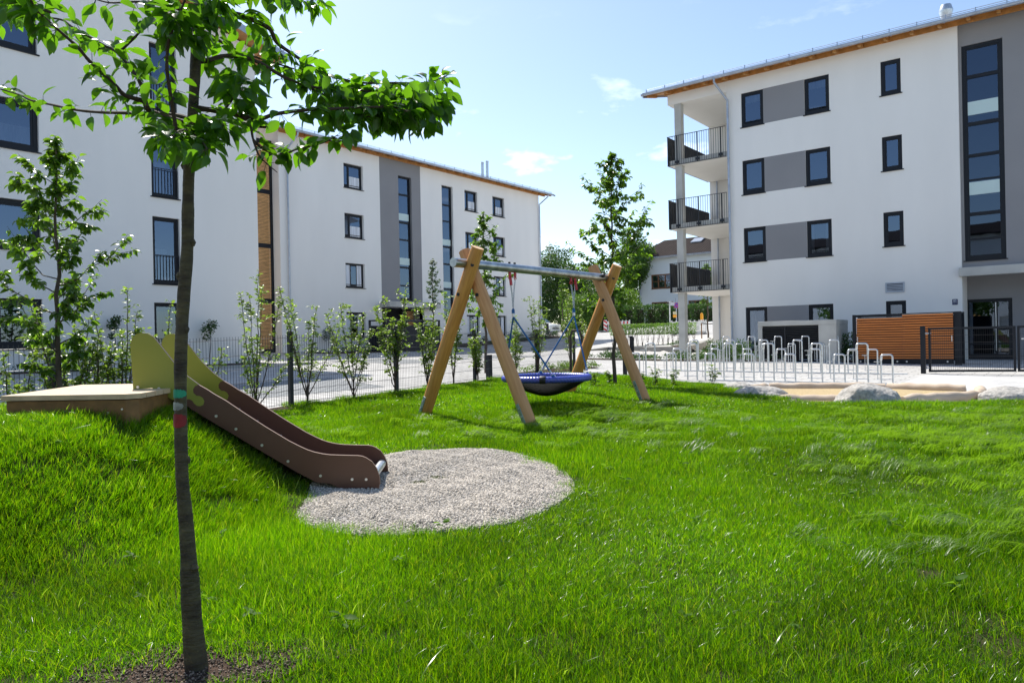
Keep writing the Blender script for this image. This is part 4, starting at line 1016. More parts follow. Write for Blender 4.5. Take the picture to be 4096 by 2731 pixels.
BRANCHES = {
    'r1': ([(-2.159, 1.197, 2.039), (-2.151, 1.214, 2.039), (-2.114, 1.291, 2.036), (-2.078, 1.366, 2.027), (-2.053, 1.415, 2.048), (-2.022, 1.475, 2.066), (-1.995, 1.525, 2.076), (-1.955, 1.598, 2.089), (-1.913, 1.673, 2.102), (-1.862, 1.761, 2.112), (-1.84, 1.8, 2.1)], 0.0095, 1.25, 0.9),
    'r1b': ([(-2.1, 1.319, 2.031), (-2.071, 1.334, 1.999), (-2.057, 1.336, 1.949), (-2.038, 1.343, 1.898), (-2.012, 1.356, 1.868), (-1.984, 1.371, 1.841)], 0.005, 0.75, 0.7),
    'r1c': ([(-2.06, 1.338, 1.949), (-2.057, 1.377, 1.926), (-2.043, 1.433, 1.92), (-2.032, 1.479, 1.943), (-2.015, 1.537, 1.964), (-2.002, 1.58, 1.984), (-1.993, 1.618, 2.012)], 0.005, 1.6, 0.9),
    'r2': ([(-2.155, 1.2, 2.179), (-2.147, 1.236, 2.193), (-2.135, 1.29, 2.22), (-2.12, 1.343, 2.228), (-2.106, 1.404, 2.221), (-2.092, 1.473, 2.195), (-2.072, 1.544, 2.181), (-2.047, 1.62, 2.18), (-2.005, 1.732, 2.195), (-1.967, 1.83, 2.197), (-1.945, 1.884, 2.197), (-1.912, 1.961, 2.198), (-1.888, 2.017, 2.215)], 0.008, 1.5, 0.9),
    'r3': ([(-2.145, 1.208, 2.356), (-2.141, 1.27, 2.356), (-2.134, 1.333, 2.367), (-2.128, 1.381, 2.365), (-2.123, 1.449, 2.353), (-2.135, 1.481, 2.323), (-2.132, 1.538, 2.301), (-2.126, 1.597, 2.281), (-2.119, 1.646, 2.266), (-2.107, 1.703, 2.258), (-2.081, 1.799, 2.257), (-2.044, 1.916, 2.279), (-1.999, 2.047, 2.303), (-1.976, 2.114, 2.332), (-1.966, 2.146, 2.353)], 0.009, 1.6, 0.9),
    'r4': ([(-2.149, 1.205, 2.287), (-2.154, 1.255, 2.279), (-2.158, 1.3, 2.27), (-2.16, 1.369, 2.258), (-2.157, 1.416, 2.258), (-2.151, 1.49, 2.257), (-2.14, 1.585, 2.254), (-2.134, 1.634, 2.249)], 0.006, 1.3, 0.8),
    'r5': ([(-2.144, 1.285, 2.044), (-2.123, 1.283, 2.05), (-2.064, 1.275, 2.07), (-2.014, 1.266, 2.089), (-1.967, 1.258, 2.104)], 0.005, 2.2, 1.1),
    'r6': ([(-2.059, 1.566, 2.098), (-2.034, 1.652, 2.087), (-2.004, 1.739, 2.101), (-1.968, 1.837, 2.13), (-1.94, 1.911, 2.155), (-1.903, 2.005, 2.188)], 0.004, 1.8, 1.2),
    'r7': ([(-2.08, 1.55, 2.185), (-2.077, 1.656, 2.167), (-2.061, 1.767, 2.182), (-2.036, 1.902, 2.201), (-2.006, 2.043, 2.209), (-1.983, 2.132, 2.226)], 0.004, 1.9, 1.1),
    'l1': ([(-2.165, 1.192, 2.002), (-2.21, 1.18, 2.02), (-2.289, 1.157, 2.039), (-2.342, 1.141, 2.047), (-2.446, 1.109, 2.062), (-2.552, 1.076, 2.079), (-2.643, 1.046, 2.099), (-2.732, 1.018, 2.126), (-2.826, 0.986, 2.154), (-2.884, 0.968, 2.182), (-2.972, 0.938, 2.214), (-3.075, 0.903, 2.247)], 0.0075, 0.75, 0.8),
    'l2': ([(-2.165, 1.192, 1.986), (-2.177, 1.147, 1.994), (-2.188, 1.106, 2.002), (-2.195, 1.073, 2.012), (-2.189, 1.06, 2.03), (-2.195, 1.03, 2.035), (-2.2, 1.006, 2.041), (-2.198, 0.981, 2.061), (-2.196, 0.952, 2.082), (-2.194, 0.911, 2.11), (-2.188, 0.882, 2.135), (-2.185, 0.856, 2.151), (-2.181, 0.819, 2.173), (-2.176, 0.787, 2.192), (-2.167, 0.761, 2.214), (-2.146, 0.738, 2.245)], 0.009, 1.1, 0.7),
    'l3': ([(-2.151, 1.051, 2.002), (-2.166, 1.053, 2.024), (-2.194, 1.059, 2.069), (-2.233, 1.06, 2.116), (-2.281, 1.056, 2.165), (-2.342, 1.047, 2.217), (-2.387, 1.037, 2.241), (-2.456, 1.021, 2.283), (-2.538, 1.002, 2.332), (-2.58, 0.993, 2.361), (-2.658, 0.97, 2.385), (-2.759, 0.94, 2.412), (-2.862, 0.908, 2.431), (-2.933, 0.886, 2.436)], 0.0065, 1.1, 0.8),
    'l4': ([(-2.115, 1.142, 1.883), (-2.116, 1.12, 1.916), (-2.1, 1.105, 1.965), (-2.074, 1.078, 2.047), (-2.05, 1.059, 2.109), (-2.014, 1.05, 2.169), (-1.967, 1.052, 2.218), (-1.933, 1.053, 2.253), (-1.91, 1.049, 2.286)], 0.0075, 1.0, 0.7),
    'l5': ([(-2.27, 1.022, 2.187), (-2.251, 1.028, 2.192), (-2.189, 1.045, 2.226), (-2.141, 1.056, 2.254), (-2.108, 1.063, 2.276), (-2.073, 1.072, 2.295), (-2.034, 1.079, 2.321)], 0.0045, 1.0, 0.7),
    'l6': ([(-2.148, 1.206, 2.31), (-2.141, 1.135, 2.322), (-2.139, 1.073, 2.311), (-2.136, 1.014, 2.295), (-2.13, 0.942, 2.265), (-2.12, 0.885, 2.257)], 0.006, 0.9, 0.8),
    'l7': ([(-2.151, 0.798, 2.196), (-2.227, 0.789, 2.228), (-2.33, 0.776, 2.268), (-2.446, 0.758, 2.293)], 0.004, 1.6, 0.9),
    't1': ([(-2.144, 1.209, 2.387), (-2.124, 1.29, 2.442), (-2.101, 1.365, 2.462), (-2.078, 1.441, 2.463), (-2.057, 1.504, 2.462), (-2.034, 1.567, 2.47), (-2.026, 1.592, 2.463)], 0.006, 1.6, 0.9),
    't2': ([(-2.149, 1.205, 2.256), (-2.078, 1.13, 2.229), (-2.0, 1.074, 2.217), (-1.938, 1.027, 2.205)], 0.004, 2.4, 0.9),
    't3': ([(-2.148, 1.206, 2.326), (-2.046, 1.184, 2.304), (-1.965, 1.161, 2.294), (-1.887, 1.13, 2.288)], 0.004, 2.4, 0.9),
    'b1': ([(-2.166, 1.191, 1.94), (-2.113, 1.111, 1.914), (-2.064, 1.049, 1.907), (-2.036, 1.014, 1.89)], 0.005, 1.3, .95),
    'b2': ([(-2.164, 1.193, 1.955), (-2.073, 1.16, 1.92), (-1.966, 1.118, 1.878), (-1.874, 1.076, 1.836)], 0.005, 1.5, .95),
    'b3': ([(-2.163, 1.194, 1.986), (-2.099, 1.183, 1.986), (-2.006, 1.169, 1.957), (-1.933, 1.157, 1.933)], 0.004, 1.6, 1.0),
    'b4': ([(-2.166, 1.191, 1.963), (-2.071, 1.113, 1.936), (-1.981, 1.042, 1.893), (-1.9, 0.993, 1.851)], 0.004, 1.4, .9),
}

ch = thing('cherry_tree', 'young cherry tree in the foreground with painted green, white and red rings on its trunk', 'tree', TRUNK[0][:3])
def crv(pts, n=3):
    P = [Vector(p) for p in pts]; out = []
    for i in range(len(P)-1):
        p0, p1, p2, p3 = P[max(i-1, 0)], P[i], P[i+1], P[min(i+2, len(P)-1)]
        for k in range(n):
            t = k/n; out.append(.5*((2*p1)+(-p0+p2)*t+(2*p0-5*p1+4*p2-p3)*t*t+(-p0+3*p1-3*p2+p3)*t**3))
    return out+[P[-1]]
tp = [Vector(t[:3]) for t in TRUNK]; base = tp[0].copy()
gz = LZ(*to_xd(base.x, base.y)); tp[0].z = gz-.06
cp = crv(tp, 12); rr = []
for i in range(len(cp)):
    t = i/12; a = min(int(t), len(TRUNK)-2); f = t-a; r = (TRUNK[a][3]*(1-f)+TRUNK[a+1][3]*f)*.90
    rr.append(r*(1+.03*math.sin(i*.37)+.015*math.sin(i*.83)))
NS = 20
m = MB(); m.tube(cp, rr, NS)
rgt = random.Random(3)
for i, v in enumerate(m.v[:len(cp)*NS]):
    c = cp[i//NS]; d = Vector(v)-c; kk = 1+.05*math.sin((i % NS)/NS*2*math.pi*2+i//NS*.07)+rgt.uniform(-.02, .02)
    q = c+d*kk; m.v[i] = tuple(q)
# knots
for h, a, s_ in ((.62, .5, .016), (1.52, 2.9, .012), (1.62, .1, .012), (1.86, 3.2, .013), (.95, 6.1, .010), (1.35, .3, .011), (2.0, .4, .012)):
    i = min(range(len(cp)), key=lambda j: abs(cp[j].z-h)); c = cp[i]+(RIGHT*math.cos(a)-FWD*math.sin(a))*rr[i]*.95; m.tube([c-Vector((0, 0, .012)), c, c+Vector((0, 0, .012))], [s_*.5, s_*.9, s_*.4], 8)
trunk = m.build('trunk', bark, ch, smooth=True)
def ring(z0, z1, mm, a0, a1, nm):
    m = MB(); i0 = min(range(len(cp)), key=lambda j: abs(cp[j].z-z0)); n = 16; k = 6; rg = random.Random(int(z0*100))
    def at(z):
        for j in range(len(cp)-1):
            if cp[j].z <= z <= cp[j+1].z:
                f = (z-cp[j].z)/(cp[j+1].z-cp[j].z); return cp[j].lerp(cp[j+1], f), rr[j]*(1-f)+rr[j+1]*f
        return cp[i0], rr[i0]
    for a in range(n+1):
        an = a0+(a1-a0)*a/n; e0 = rg.uniform(-.002, .002); e1 = rg.uniform(-.002, .002)
        fall = math.sin(math.pi*min(1, max(0, a/n)))**.35
        zc = (z0+z1)/2; za = zc-(zc-z0)*fall+e0; zb = zc+(z1-zc)*fall+e1
        for j in range(k+1):
            z = za+(zb-za)*j/k; c, r = at(z); m.v.append(tuple(c+(RIGHT*math.cos(R(an))-FWD*math.sin(R(an)))*(r*1.105)))
    for a in range(n):
        for j in range(k): q = a*(k+1)+j; m.f.append((q, q+k+1, q+k+2, q+1)); m.m.append(0)
    return m.build(nm, mm, trunk, smooth=True)
ring(1.145, 1.172, ringgreen, 5, 200, 'green_ring'); ring(1.108, 1.133, ringwhite, 40, 200, 'white_ring'); ring(1.055, 1.097, ringred, 8, 210, 'red_ring')
rg = random.Random(11); LPs = []; LDs = []; LNs = []; LSs = []
bm_ = MB(); view = -FWD
for k_, (pts, r0, dens, sz) in BRANCHES.items():
    c = crv(pts, 5); n = len(c); bm_.tube(c, [r0*(1-.75*i/(n-1))*(1+.06*math.sin(i*1.7)) for i in range(n)], 7)
    Ltot = sum((c[i+1]-c[i]).length for i in range(n-1)); acc = 0; nxt = .03; first = c[0]
    for i in range(n-1):
        seg = c[i+1]-c[i]; L = seg.length
        while nxt < acc+L:
            t = (nxt-acc)/L; p = c[i]+seg*t; frac = nxt/Ltot
            nl = rg.choice((1, 2, 3, 3, 4)) if frac < .97 else 6
            if frac > .6: nl += int(dens*.9)
            if (p-cp[min(range(len(cp)), key=lambda j: (cp[j]-p).length)]).length < .03 and k_[0] != 'b': nl = max(0, nl-2)
            spur = Vector((rg.uniform(-1, 1), rg.uniform(-1, 1), rg.uniform(-.4, 1))).normalized()*rg.uniform(.006, .022)
            for _ in range(nl):
                a = rg.uniform(0, 2*math.pi); out_ = RIGHT*math.cos(a)+FWD*math.sin(a)*.9
                droop = rg.uniform(-1.5, .15) if rg.random() < .8 else rg.uniform(-.1, .9)
                D = (out_*1.0+Vector((0, 0, droop))+seg.normalized()*.35).normalized()
                pet = rg.uniform(.008, .03); pst = p+spur; pe = pst+(D+Vector((0, 0, -.1)))*pet
                if rg.random() < .6: bm_.tube([p, pe], .0009, 3, cap=False)
                N = (Vector((0, 0, 1))+Vector((rg.uniform(-.9, .9), rg.uniform(-.9, .9), rg.uniform(-.2, .4)))).normalized()
                LPs.append(pe); LDs.append(D); LNs.append(N); LSs.append(rg.uniform(.036, .062)*(sz*.35+.75))
            nxt += .029/dens*rg.uniform(.6, 1.5)
        acc += L
# the dense hanging bunch at the end of the right-hand boughs
def bunch(cen, ra, n, s0, s1, zsq=.8, down=.9):
    for _ in range(n):
        v = Vector((rg.gauss(0, 1), rg.gauss(0, 1), rg.gauss(0, 1))).normalized()*rg.random()**.4
        p = Vector(cen)+RIGHT*v.x*ra[0]+FWD*v.y*ra[1]+Vector((0, 0, v.z*ra[2]))
        D = (RIGHT*(v.x*.7+rg.uniform(-.4, .4))+FWD*rg.uniform(-.6, .6)+Vector((0, 0, -down+rg.uniform(-.3, .7)))).normalized()
        N = (Vector((rg.uniform(-1, 1), rg.uniform(-1, 1), rg.uniform(.1, 1)))).normalized()
        LPs.append(p); LDs.append(D); LNs.append(N); LSs.append(rg.uniform(s0, s1))
def PX(x, y, d):       # point from measured bearing/height at a given distance
    t = (x-2048)/2940; h = (1365.5-y-.0204*(x-2048))/2940
    return S(t*d, d, CAMZ+h*d)
for (x, y, d, rx, rz, n) in ((1620, 400, 2.65, .13, .075, 85), (1740, 400, 2.72, .085, .09, 70), (1500, 400, 2.6, .10, .045, 40), (1690, 480, 2.65, .09, .04, 36), (1560, 455, 2.6, .10, .035, 34), (1360, 370, 2.55, .09, .05, 40),
                           (1270, 300, 2.6, .05, .045, 34), (985, 340, 2.2, .07, .04, 45), (1340, 535, 2.45, .08, .03, 26), (1190, 620, 2.4, .06, .03, 20), (700, 570, 2.1, .05, .03, 7), (800, 590, 2.1, .035, .03, 7), (860, 60, 2.2, .08, .05, 30), (720, 110, 2.1, .07, .06, 26), (1170, 20, 2.4, .09, .02, 18), (190, 70, 2.0, .09, .03, 22), (60, 40, 2.2, .07, .035, 20),
                           (1050, 150, 2.5, .07, .06, 26), (940, 200, 2.4, .05, .05, 16), (640, 300, 2.1, .05, .06, 14), (1130, 230, 2.5, .06, .05, 22)):
    bunch(PX(x, y, d), (rx, rx, rz), int(n*(.78 if x > 1400 else .42)), .045, .068)
bm_.build('branches', branch_m, ch, smooth=True)
leaves_mesh('crown', np.array(LPs), np.array(LDs), np.array(LNs), np.array(LSs), leaf_cherry, ch, detail=2)

# ---- saplings, shrubs, hedges ----
def sapling(name, label, x, d, z0, H, rad, crown0, nl, lsize, lm, seed, trunk_r=.035, nlimb=26, shape=1., up=.75, detail=1, group=None, droop=.35, tip=.0, cat='tree', lean=(0, 0)):
    """trunk with rising limbs, leaves set along limbs and twigs"""
    rg = random.Random(seed); base = S(x, d, z0); t = thing(name, label, cat, base, group)
    top = base+Vector((0, 0, H)); k = 16
    wob = [Vector((rg.uniform(-1, 1), rg.uniform(-1, 1), 0))*H*.006 for _ in range(k+1)]
    ax = [base+Vector((0, 0, H*i/k))+wob[i]+(RIGHT*lean[0]+FWD*lean[1])*(i/k)**1.5 for i in range(k+1)]; ax[0] = base-Vector((0, 0, .05))
    m = MB(); m.tube(ax, [trunk_r*(1-.9*(i/k))+.003 for i in range(k+1)], 8)
    P, D, N, Z = [], [], [], []
    def axis(h): f = h*k; i = min(int(f), k-1); return ax[i].lerp(ax[i+1], f-i)
    az = rg.uniform(0, 6)
    for j in range(nlimb):
        f = (j+.5)/nlimb; h = crown0+(1-crown0)*f**.9*.97; az += 2.4+rg.uniform(-.4, .4)
        prof = (1-f)**.62*(.50+.50*min(1, f/.32))+.05
        L = rad*prof*rg.uniform(.42, 1.18)
        o = Vector((math.cos(az), math.sin(az), 0)); p0 = axis(h); pts = [p0]
        for q in range(1, 6): w = q/5; pts.append(p0+o*L*w*(1-.12*w)+Vector((0, 0, L*up*(w**1.35)))+Vector((rg.uniform(-1, 1), rg.uniform(-1, 1), rg.uniform(-1, 1)))*L*.04)
        m.tube(pts, [max(.0025, trunk_r*.30*(1-f*.6))*(1-.8*q/5) for q in range(6)], 5, cap=False)
        tw = [(pts, .25)]
        for _ in range(rg.randint(2, 4)):
            w = rg.uniform(.35, .9); i = int(w*5); a = pts[i]; dd = (o*rg.uniform(.1, .8)+Vector((rg.uniform(-1, 1), rg.uniform(-1, 1), rg.uniform(-.3, .9)))).normalized(); l = L*rg.uniform(.22, .5)
            tp_ = [a, a+dd*l*.5, a+dd*l+Vector((0, 0, -l*.1))]; m.tube(tp_, [.004*trunk_r/.035, .003*trunk_r/.035, .0015], 4, cap=False); tw.append((tp_, 0.))
        n = int(nl/nlimb*(prof+.25)/.9)
        for _ in range(n):
            pl, mn = rg.choice(tw); w = mn+(1-mn)*rg.random()**.8; f2 = w*(len(pl)-1); i = min(int(f2), len(pl)-2); c = pl[i].lerp(pl[i+1], f2-i)
            dv = (pl[i+1]-pl[i]).normalized(); a = rg.uniform(0, 6.28)
            DD = (dv*.6+Vector((math.cos(a), math.sin(a), rg.uniform(-1.2, .5)-droop))).normalized()
            P.append(c+DD*lsize*.15); D.append(DD); N.append(Vector((rg.uniform(-.8, .8), rg.uniform(-.8, .8), 1)).normalized()); Z.append(lsize*rg.uniform(.65, 1.25))
    for _ in range(int(nl*.04)):      # leader
        h = 1-rg.random()**1.3*(.16+tip); c = axis(min(h, .999)); a = rg.uniform(0, 6.28); DD = Vector((math.cos(a), math.sin(a), rg.uniform(-.8, .6))).normalized()
        P.append(c); D.append(DD); N.append(Vector((rg.uniform(-.8, .8), rg.uniform(-.8, .8), 1)).normalized()); Z.append(lsize*rg.uniform(.6, 1.1))
    m.build('trunk', bark_thin, t, smooth=True)
    leaves_mesh('crown', np.array(P), np.array(D), np.array(N), np.array(Z), lm, t, detail=detail)
    return t
sapling('young_tree', 'young tree with glossy leaves in front of the gabled block, left of the slide', -4.62, 7.5, LZ(-4.62, 7.5), 3.25, .86, .22, 3300, .076, leaf_young, 21, .032, 34, detail=2, tip=.1, shape=1.)
sapling('young_tree', 'young tree behind the right legs of the swing, with a pointed crown against the sky', 2.20, 15.8, LZ(2.2, 15.8)+.02, 4.95, 1.22, .24, 5000, .10, leaf_young, 8, .042, 44, detail=1, tip=.12, up=.8)
sapling('young_tree', 'young tree behind the fence, seen below the left end of the steel beam', -.80, 22.0, GZ(S(-.8, 22)), 4.8, 1.1, .28, 2900, .11, leaf_young, 15, .045, 32, detail=1, tip=.12)
sapling('young_tree', 'small dense dark sapling before the far block, between its two stair windows', -3.62, 34., GZ(S(-3.62, 34)), 4.55, .52, .42, 1300, .10, leaf_dark, 31, .04, 26, detail=0, up=1.2)
sapling('young_tree', 'staked young tree behind the white construction barrier', 12.15, 45.5, GZ(S(12.15, 45.5)), 4.6, 1.25, .42, 1500, .17, leaf_far, 44, .055, 26, detail=0)
sapling('young_tree', 'slim tree with a stake at the street behind the corner of the far block', 4.3, 62, GZ(S(4.3, 62)), 4.6, .8, .4, 500, .2, leaf_far, 51, .06, 18, detail=0)
sk = None
for i, (x, lab) in enumerate(((11.75, 'left wooden stake tied to the staked tree'), (12.75, 'right wooden stake tied to the staked tree'))):
    p = S(x, 45.5); z = GZ(p); m = MB(); m.tube([p+Vector((0, 0, z-.1)), p+Vector((0, 0, z+.95))], .04, 8); tag(m.build('tree_stake', wood_deck_side, None, smooth=True, loc=p), lab, 'stake', 'stakes of the street tree')
p = S(11.75, 45.5); q = S(12.75, 45.5); m = MB(); z = GZ(p)+.95; m.bar(Vector((p.x, p.y, z)), S(12.15, 45.45, z-.06), .01, .05); m.bar(S(12.15, 45.45, z-.06), Vector((q.x, q.y, z)), .01, .05)
tag(m.build('tie_strap', rubber, None, loc=p), 'black strap between the two stakes of the street tree', 'strap')

def shrub(label, x, d, z0, H, W, ns, nl, seed, ls=.036, group='trained shrubs along the wire fence', name='shrub', vine=False):
    rg = random.Random(seed); base = S(x, d, z0); t = thing(name, label, 'shrub', base, group); m = MB(); P, D, N, Z = [], [], [], []
    along = (RIGHT*.41+FWD*.91)
    m.tube([base-Vector((0, 0, .04)), base+Vector((0, 0, H*.10))], [.019, .015], 6)
    for j in range(ns):
        s_ = (j+.5)/ns*2-1+rg.uniform(-.15, .15); h = H*(1-.40*abs(s_)*rg.random())*rg.uniform(.55, 1.03)
        o = along*s_*W+Vector((rg.uniform(-1, 1), rg.uniform(-1, 1), 0))*W*.28; s0 = base+Vector((0, 0, H*rg.uniform(.02, .12)))
        pts = []
        for q in range(9):
            w = q/8; b = w**.85; pts.append(s0+o*b+Vector((0, 0, (h-(s0.z-base.z))*w))+Vector((rg.uniform(-1, 1), rg.uniform(-1, 1), 0))*.012)
        m.tube(pts, [.0085*(1-.75*q/8)+.0015 for q in range(9)], 5, cap=False)
        tw = []
        for q in range(11):
            w = rg.uniform(.18, 1); f = w*8; i = min(int(f), 7); a = pts[i].lerp(pts[i+1], f-i); an = rg.uniform(0, 6.28); dd = Vector((math.cos(an), math.sin(an), rg.uniform(.1, 1.1))).normalized(); l = rg.uniform(.05, .26)*(1.1-w*.4)
            tw.append([a, a+dd*l]); m.tube(tw[-1], [.0025, .001], 3, cap=False)
        n = nl//ns
        for _ in range(n):
            if rg.random() < .62:
                pl = rg.choice(tw); f2 = rg.uniform(.2, 1.05); c = pl[0].lerp(pl[1], f2); dv = pl[1]-pl[0]
            else:
                w = .15+.87*rg.random()**.55; f = min(w, .999)*8; i = int(f); c = pts[i].lerp(pts[i+1], f-i); dv = pts[i+1]-pts[i]
            an = rg.uniform(0, 6.28); DD = (dv.normalized()*.55+Vector((math.cos(an), math.sin(an), rg.uniform(-.7, .6)))).normalized()
            P.append(c+DD*.01); D.append(DD); N.append(Vector((rg.uniform(-.9, .9), rg.uniform(-.9, .9), 1)).normalized()); Z.append(ls*rg.uniform(.6, 1.35))
    m.build('stems', stem_m, t, smooth=True)
    leaves_mesh('foliage', np.array(P), np.array(D), np.array(N), np.array(Z), leaf_shrub, t, detail=1, wid=1.15)
    return t
# along the fence: (bearing px, distance, height, half width, stems, leaves, words)
def fence_pt(px, off=0.):
    t = (px-2048)/2940; inv = .0862-.1078*(t+.305); d = 1/inv; return t*d, d
SHR = [(30, 1.35, .42, 6, 620, 'first one at the left edge of the picture, beside the deck'), (255, 1.75, .42, 7, 900, 'bushy one behind the young tree on the left'), (345, 1.55, .3, 6, 520, 'one just right of the young tree on the left'),
       (470, 1.95, .34, 6, 560, 'tall one behind the deck, left of the slide top'), (615, 1.7, .30, 5, 380, 'one behind the top of the slide'), (800, 1.1, .22, 4, 240, 'low one just behind the green slide panels'),
       (1000, 2.08, .40, 7, 640, 'broad leafy one between the slide and the first post'), (1205, 2.35, .48, 7, 680, 'tallest fan-shaped one by the first post from the slide'), (1392, 2.25, .42, 7, 900, 'full leafy one midway between the slide and the swing'),
       (1560, 2.35, .36, 6, 620, 'one at the post in front of the bin store'), (1690, 2.15, .34, 6, 560, 'one left of the swing frame in front of the bin store'), (1795, 2.1, .30, 5, 460, 'one close beside the left swing leg'),
       (1893, 1.6, .30, 6, 420, 'bare-stemmed one between the two left swing legs'), (2045, 1.7, .30, 6, 420, 'one seen through the swing, right of the left legs'), (2138, 2.5, .36, 6, 480, 'tall one seen through the swing at a post'), (2265, 2.55, .32, 6, 460, 'one behind the blue ropes of the swing'), (2325, 2.3, .30, 5, 380, 'last one at the far end of the fence')]
for i, (px, H, W, ns, nl, words) in enumerate(SHR):
    x, d = fence_pt(px); x, d = x+.10*.91, d-.10*.41
    shrub('trained fence shrub, '+words, x, d, LZ(x, d)-.02, H, W*1.35, ns+1, int(nl*1.75), 100+i, .052 if d < 13 else .066)

# ---- wire fence ----
wf = thing('wire_fence', 'dark double-bar wire mesh fence between the lawn and the paved court', 'fence', (-10, 8, .3))
posts = [(-6.95, 5.0), (-5.2, 8.25), (-3.54, 11.6), (-2.27, 14.1), (-.91, 16.9), (.62, 20.0), (1.85, 22.5)]
gz_ = [.18, .24, .335, .36, .39, .42, .42]
FPT = [S(x, d, z) for (x, d), z in zip(posts, gz_)]
FH_ = 1.13
for a, b in zip(FPT, FPT[1:]):
    m = MB(); L = (Vector((b.x, b.y, 0))-Vector((a.x, a.y, 0))).length; n = int(L/.052)
    for i in range(n+1):
        p = a.lerp(b, i/n); m.tube([p+Vector((0, 0, .03)), p+Vector((0, 0, FH_))], .0032, 3, cap=False)
    sd_ = (b-a).cross(Vector((0, 0, 1))).normalized()*.006
    for h in (.05, .25, .45, .65, .85, 1.05 if False else 1.085):
        for s_ in (-1, 1): m.tube([a+Vector((0, 0, h))+sd_*s_, b+Vector((0, 0, h))+sd_*s_], .0038, 3, cap=False)
    m.build('mesh_panel', black_metal, wf)
for i, p in enumerate(FPT):
    if i == 0: continue
    m = MB(); off = (FPT[-1]-FPT[0]).cross(Vector((0, 0, 1))).normalized()*.045; q = p+off
    m.box(q.x-.032, q.x+.032, q.y-.032, q.y+.032, q.z-.1, q.z+FH_+.05); m.build('post', black_metal, wf)
# end return of the fence with a second row towards the plaza
# short post and curved rail end
p = S(-.655, 19.5); z = GZ(p)-.02
def bollard(p, h, w, label, cap=True, arm=False):
    z = GZ(p)-.02; m = MB(); m.bar((p.x, p.y, z), (p.x, p.y, z+h), w, w)
    if arm: m.bar(Vector((p.x, p.y, z+h+.02))-RIGHT*.16, Vector((p.x, p.y, z+h+.02))+RIGHT*.05, .10, .05)
    o = m.build('bollard_light', anthracite, None, bevel=.005, loc=(p.x, p.y, z)); return tag(o, label, 'bollard', 'dark bollards in the court')
bollard(S(-.62, 19.4), .72, .13, 'short dark post behind the fence, left of the swing seat')
bollard(S(4.97, 30.5), .95, .14, 'dark bollard light with side arm in front of the retaining wall', arm=True)
bollard(S(3.35, 21.9), .62, .10, 'small dark bollard partly hidden by the right swing leg')
bollard(S(12.0, 43.), .95, .13, 'dark bollard light at the end of the retaining wall', arm=True)
bollard(S(3.0, 62), .95, .18, 'pale-topped street bollard behind the fence end, the left one'); bollard(S(4.6, 62), .95, .18, 'pale-topped street bollard behind the fence end, the right one')
# timber hoop stakes at fence end
m = MB(); a = S(1.55, 19.5); b_ = S(1.85, 19.5); z = LZ(1.7, 19.4)
m.tube([a+Vector((0, 0, z-.1)), a+Vector((0, 0, z+1.0)), a.lerp(b_, .2)+Vector((0, 0, z+1.15)), a.lerp(b_, .8)+Vector((0, 0, z+1.15)), b_+Vector((0, 0, z+1.0)), b_+Vector((0, 0, z-.1))], .035, 7)
tag(m.build('timber_hoop', bark_thin, None, smooth=True, loc=a), 'weathered wooden hoop at the far end of the wire fence', 'post')

# ---- retaining wall, hedge, beds ----
m = MB(); n = len(WALLP)
tops = [float(g_upper(np.array(p.x), np.array(p.y)))+.05 for p in WALLP]; tops[0] = .66; tops[1] = .80; tops[2] = .80
for i in range(n-1):
    a, b = WALLP[i], WALLP[i+1]; nn = (b-a).cross(Vector((0, 0, 1))).normalized()*-.28
    za, zb = tops[i], tops[i+1]; ga, gb = float(g_lower(np.array(a.x), np.array(a.y)))-.3, float(g_lower(np.array(b.x), np.array(b.y)))-.3
    if nn.dot(FWD) < 0: nn = -nn
    m.hexa([Vector((a.x, a.y, ga)), Vector((b.x, b.y, gb)), Vector((b.x, b.y, gb))+nn, Vector((a.x, a.y, ga))+nn, Vector((a.x, a.y, za)), Vector((b.x, b.y, zb)), Vector((b.x, b.y, zb))+nn, Vector((a.x, a.y, za))+nn])
tag(m.build('retaining_wall', mat('shaded_wall_concrete', (.26, .255, .235), .9, noise=(2, .15)), None, loc=WALLP[1]), 'low grey concrete retaining wall behind the balcony column', 'wall')  # concrete darkened to put the shade of its front into the colour
def volume_leaves(name, parent, boxes, n, ls, lm, seed, shell=.8, detail=0):
    """leaves filling oriented boxes: (centre, half right, half fwd, half up)"""
    rg = np.random.default_rng(seed); vol = np.array([b[1]*b[2]*b[3] for b in boxes])**.8; idx = rg.choice(len(boxes), n, p=vol/vol.sum()); u = rg.uniform(-1, 1, (n, 3))
    ax = rg.integers(0, 3, n); sh = rg.random(n) < shell
    for k in range(3): q = sh & (ax == k); u[q, k] = np.sign(u[q, k])*(1-np.abs(rg.normal(0, .05, q.sum())))
    C = np.array([tuple(b[0]) for b in boxes])[idx]; H = np.array([b[1:4] for b in boxes])[idx]
    P = C+u[:, :1]*H[:, :1]*np.array(RIGHT)+u[:, 1:2]*H[:, 1:2]*np.array(FWD)+u[:, 2:3]*H[:, 2:3]*np.array([0, 0, 1.])
    D = rg.normal(size=(n, 3)); D[:, 2] -= .3; N = rg.normal(size=(n, 3)); N[:, 2] += .8
    return leaves_mesh(name, P, D, N, ls*rg.uniform(.6, 1.4, n), lm, parent, detail=detail, wid=1.2)
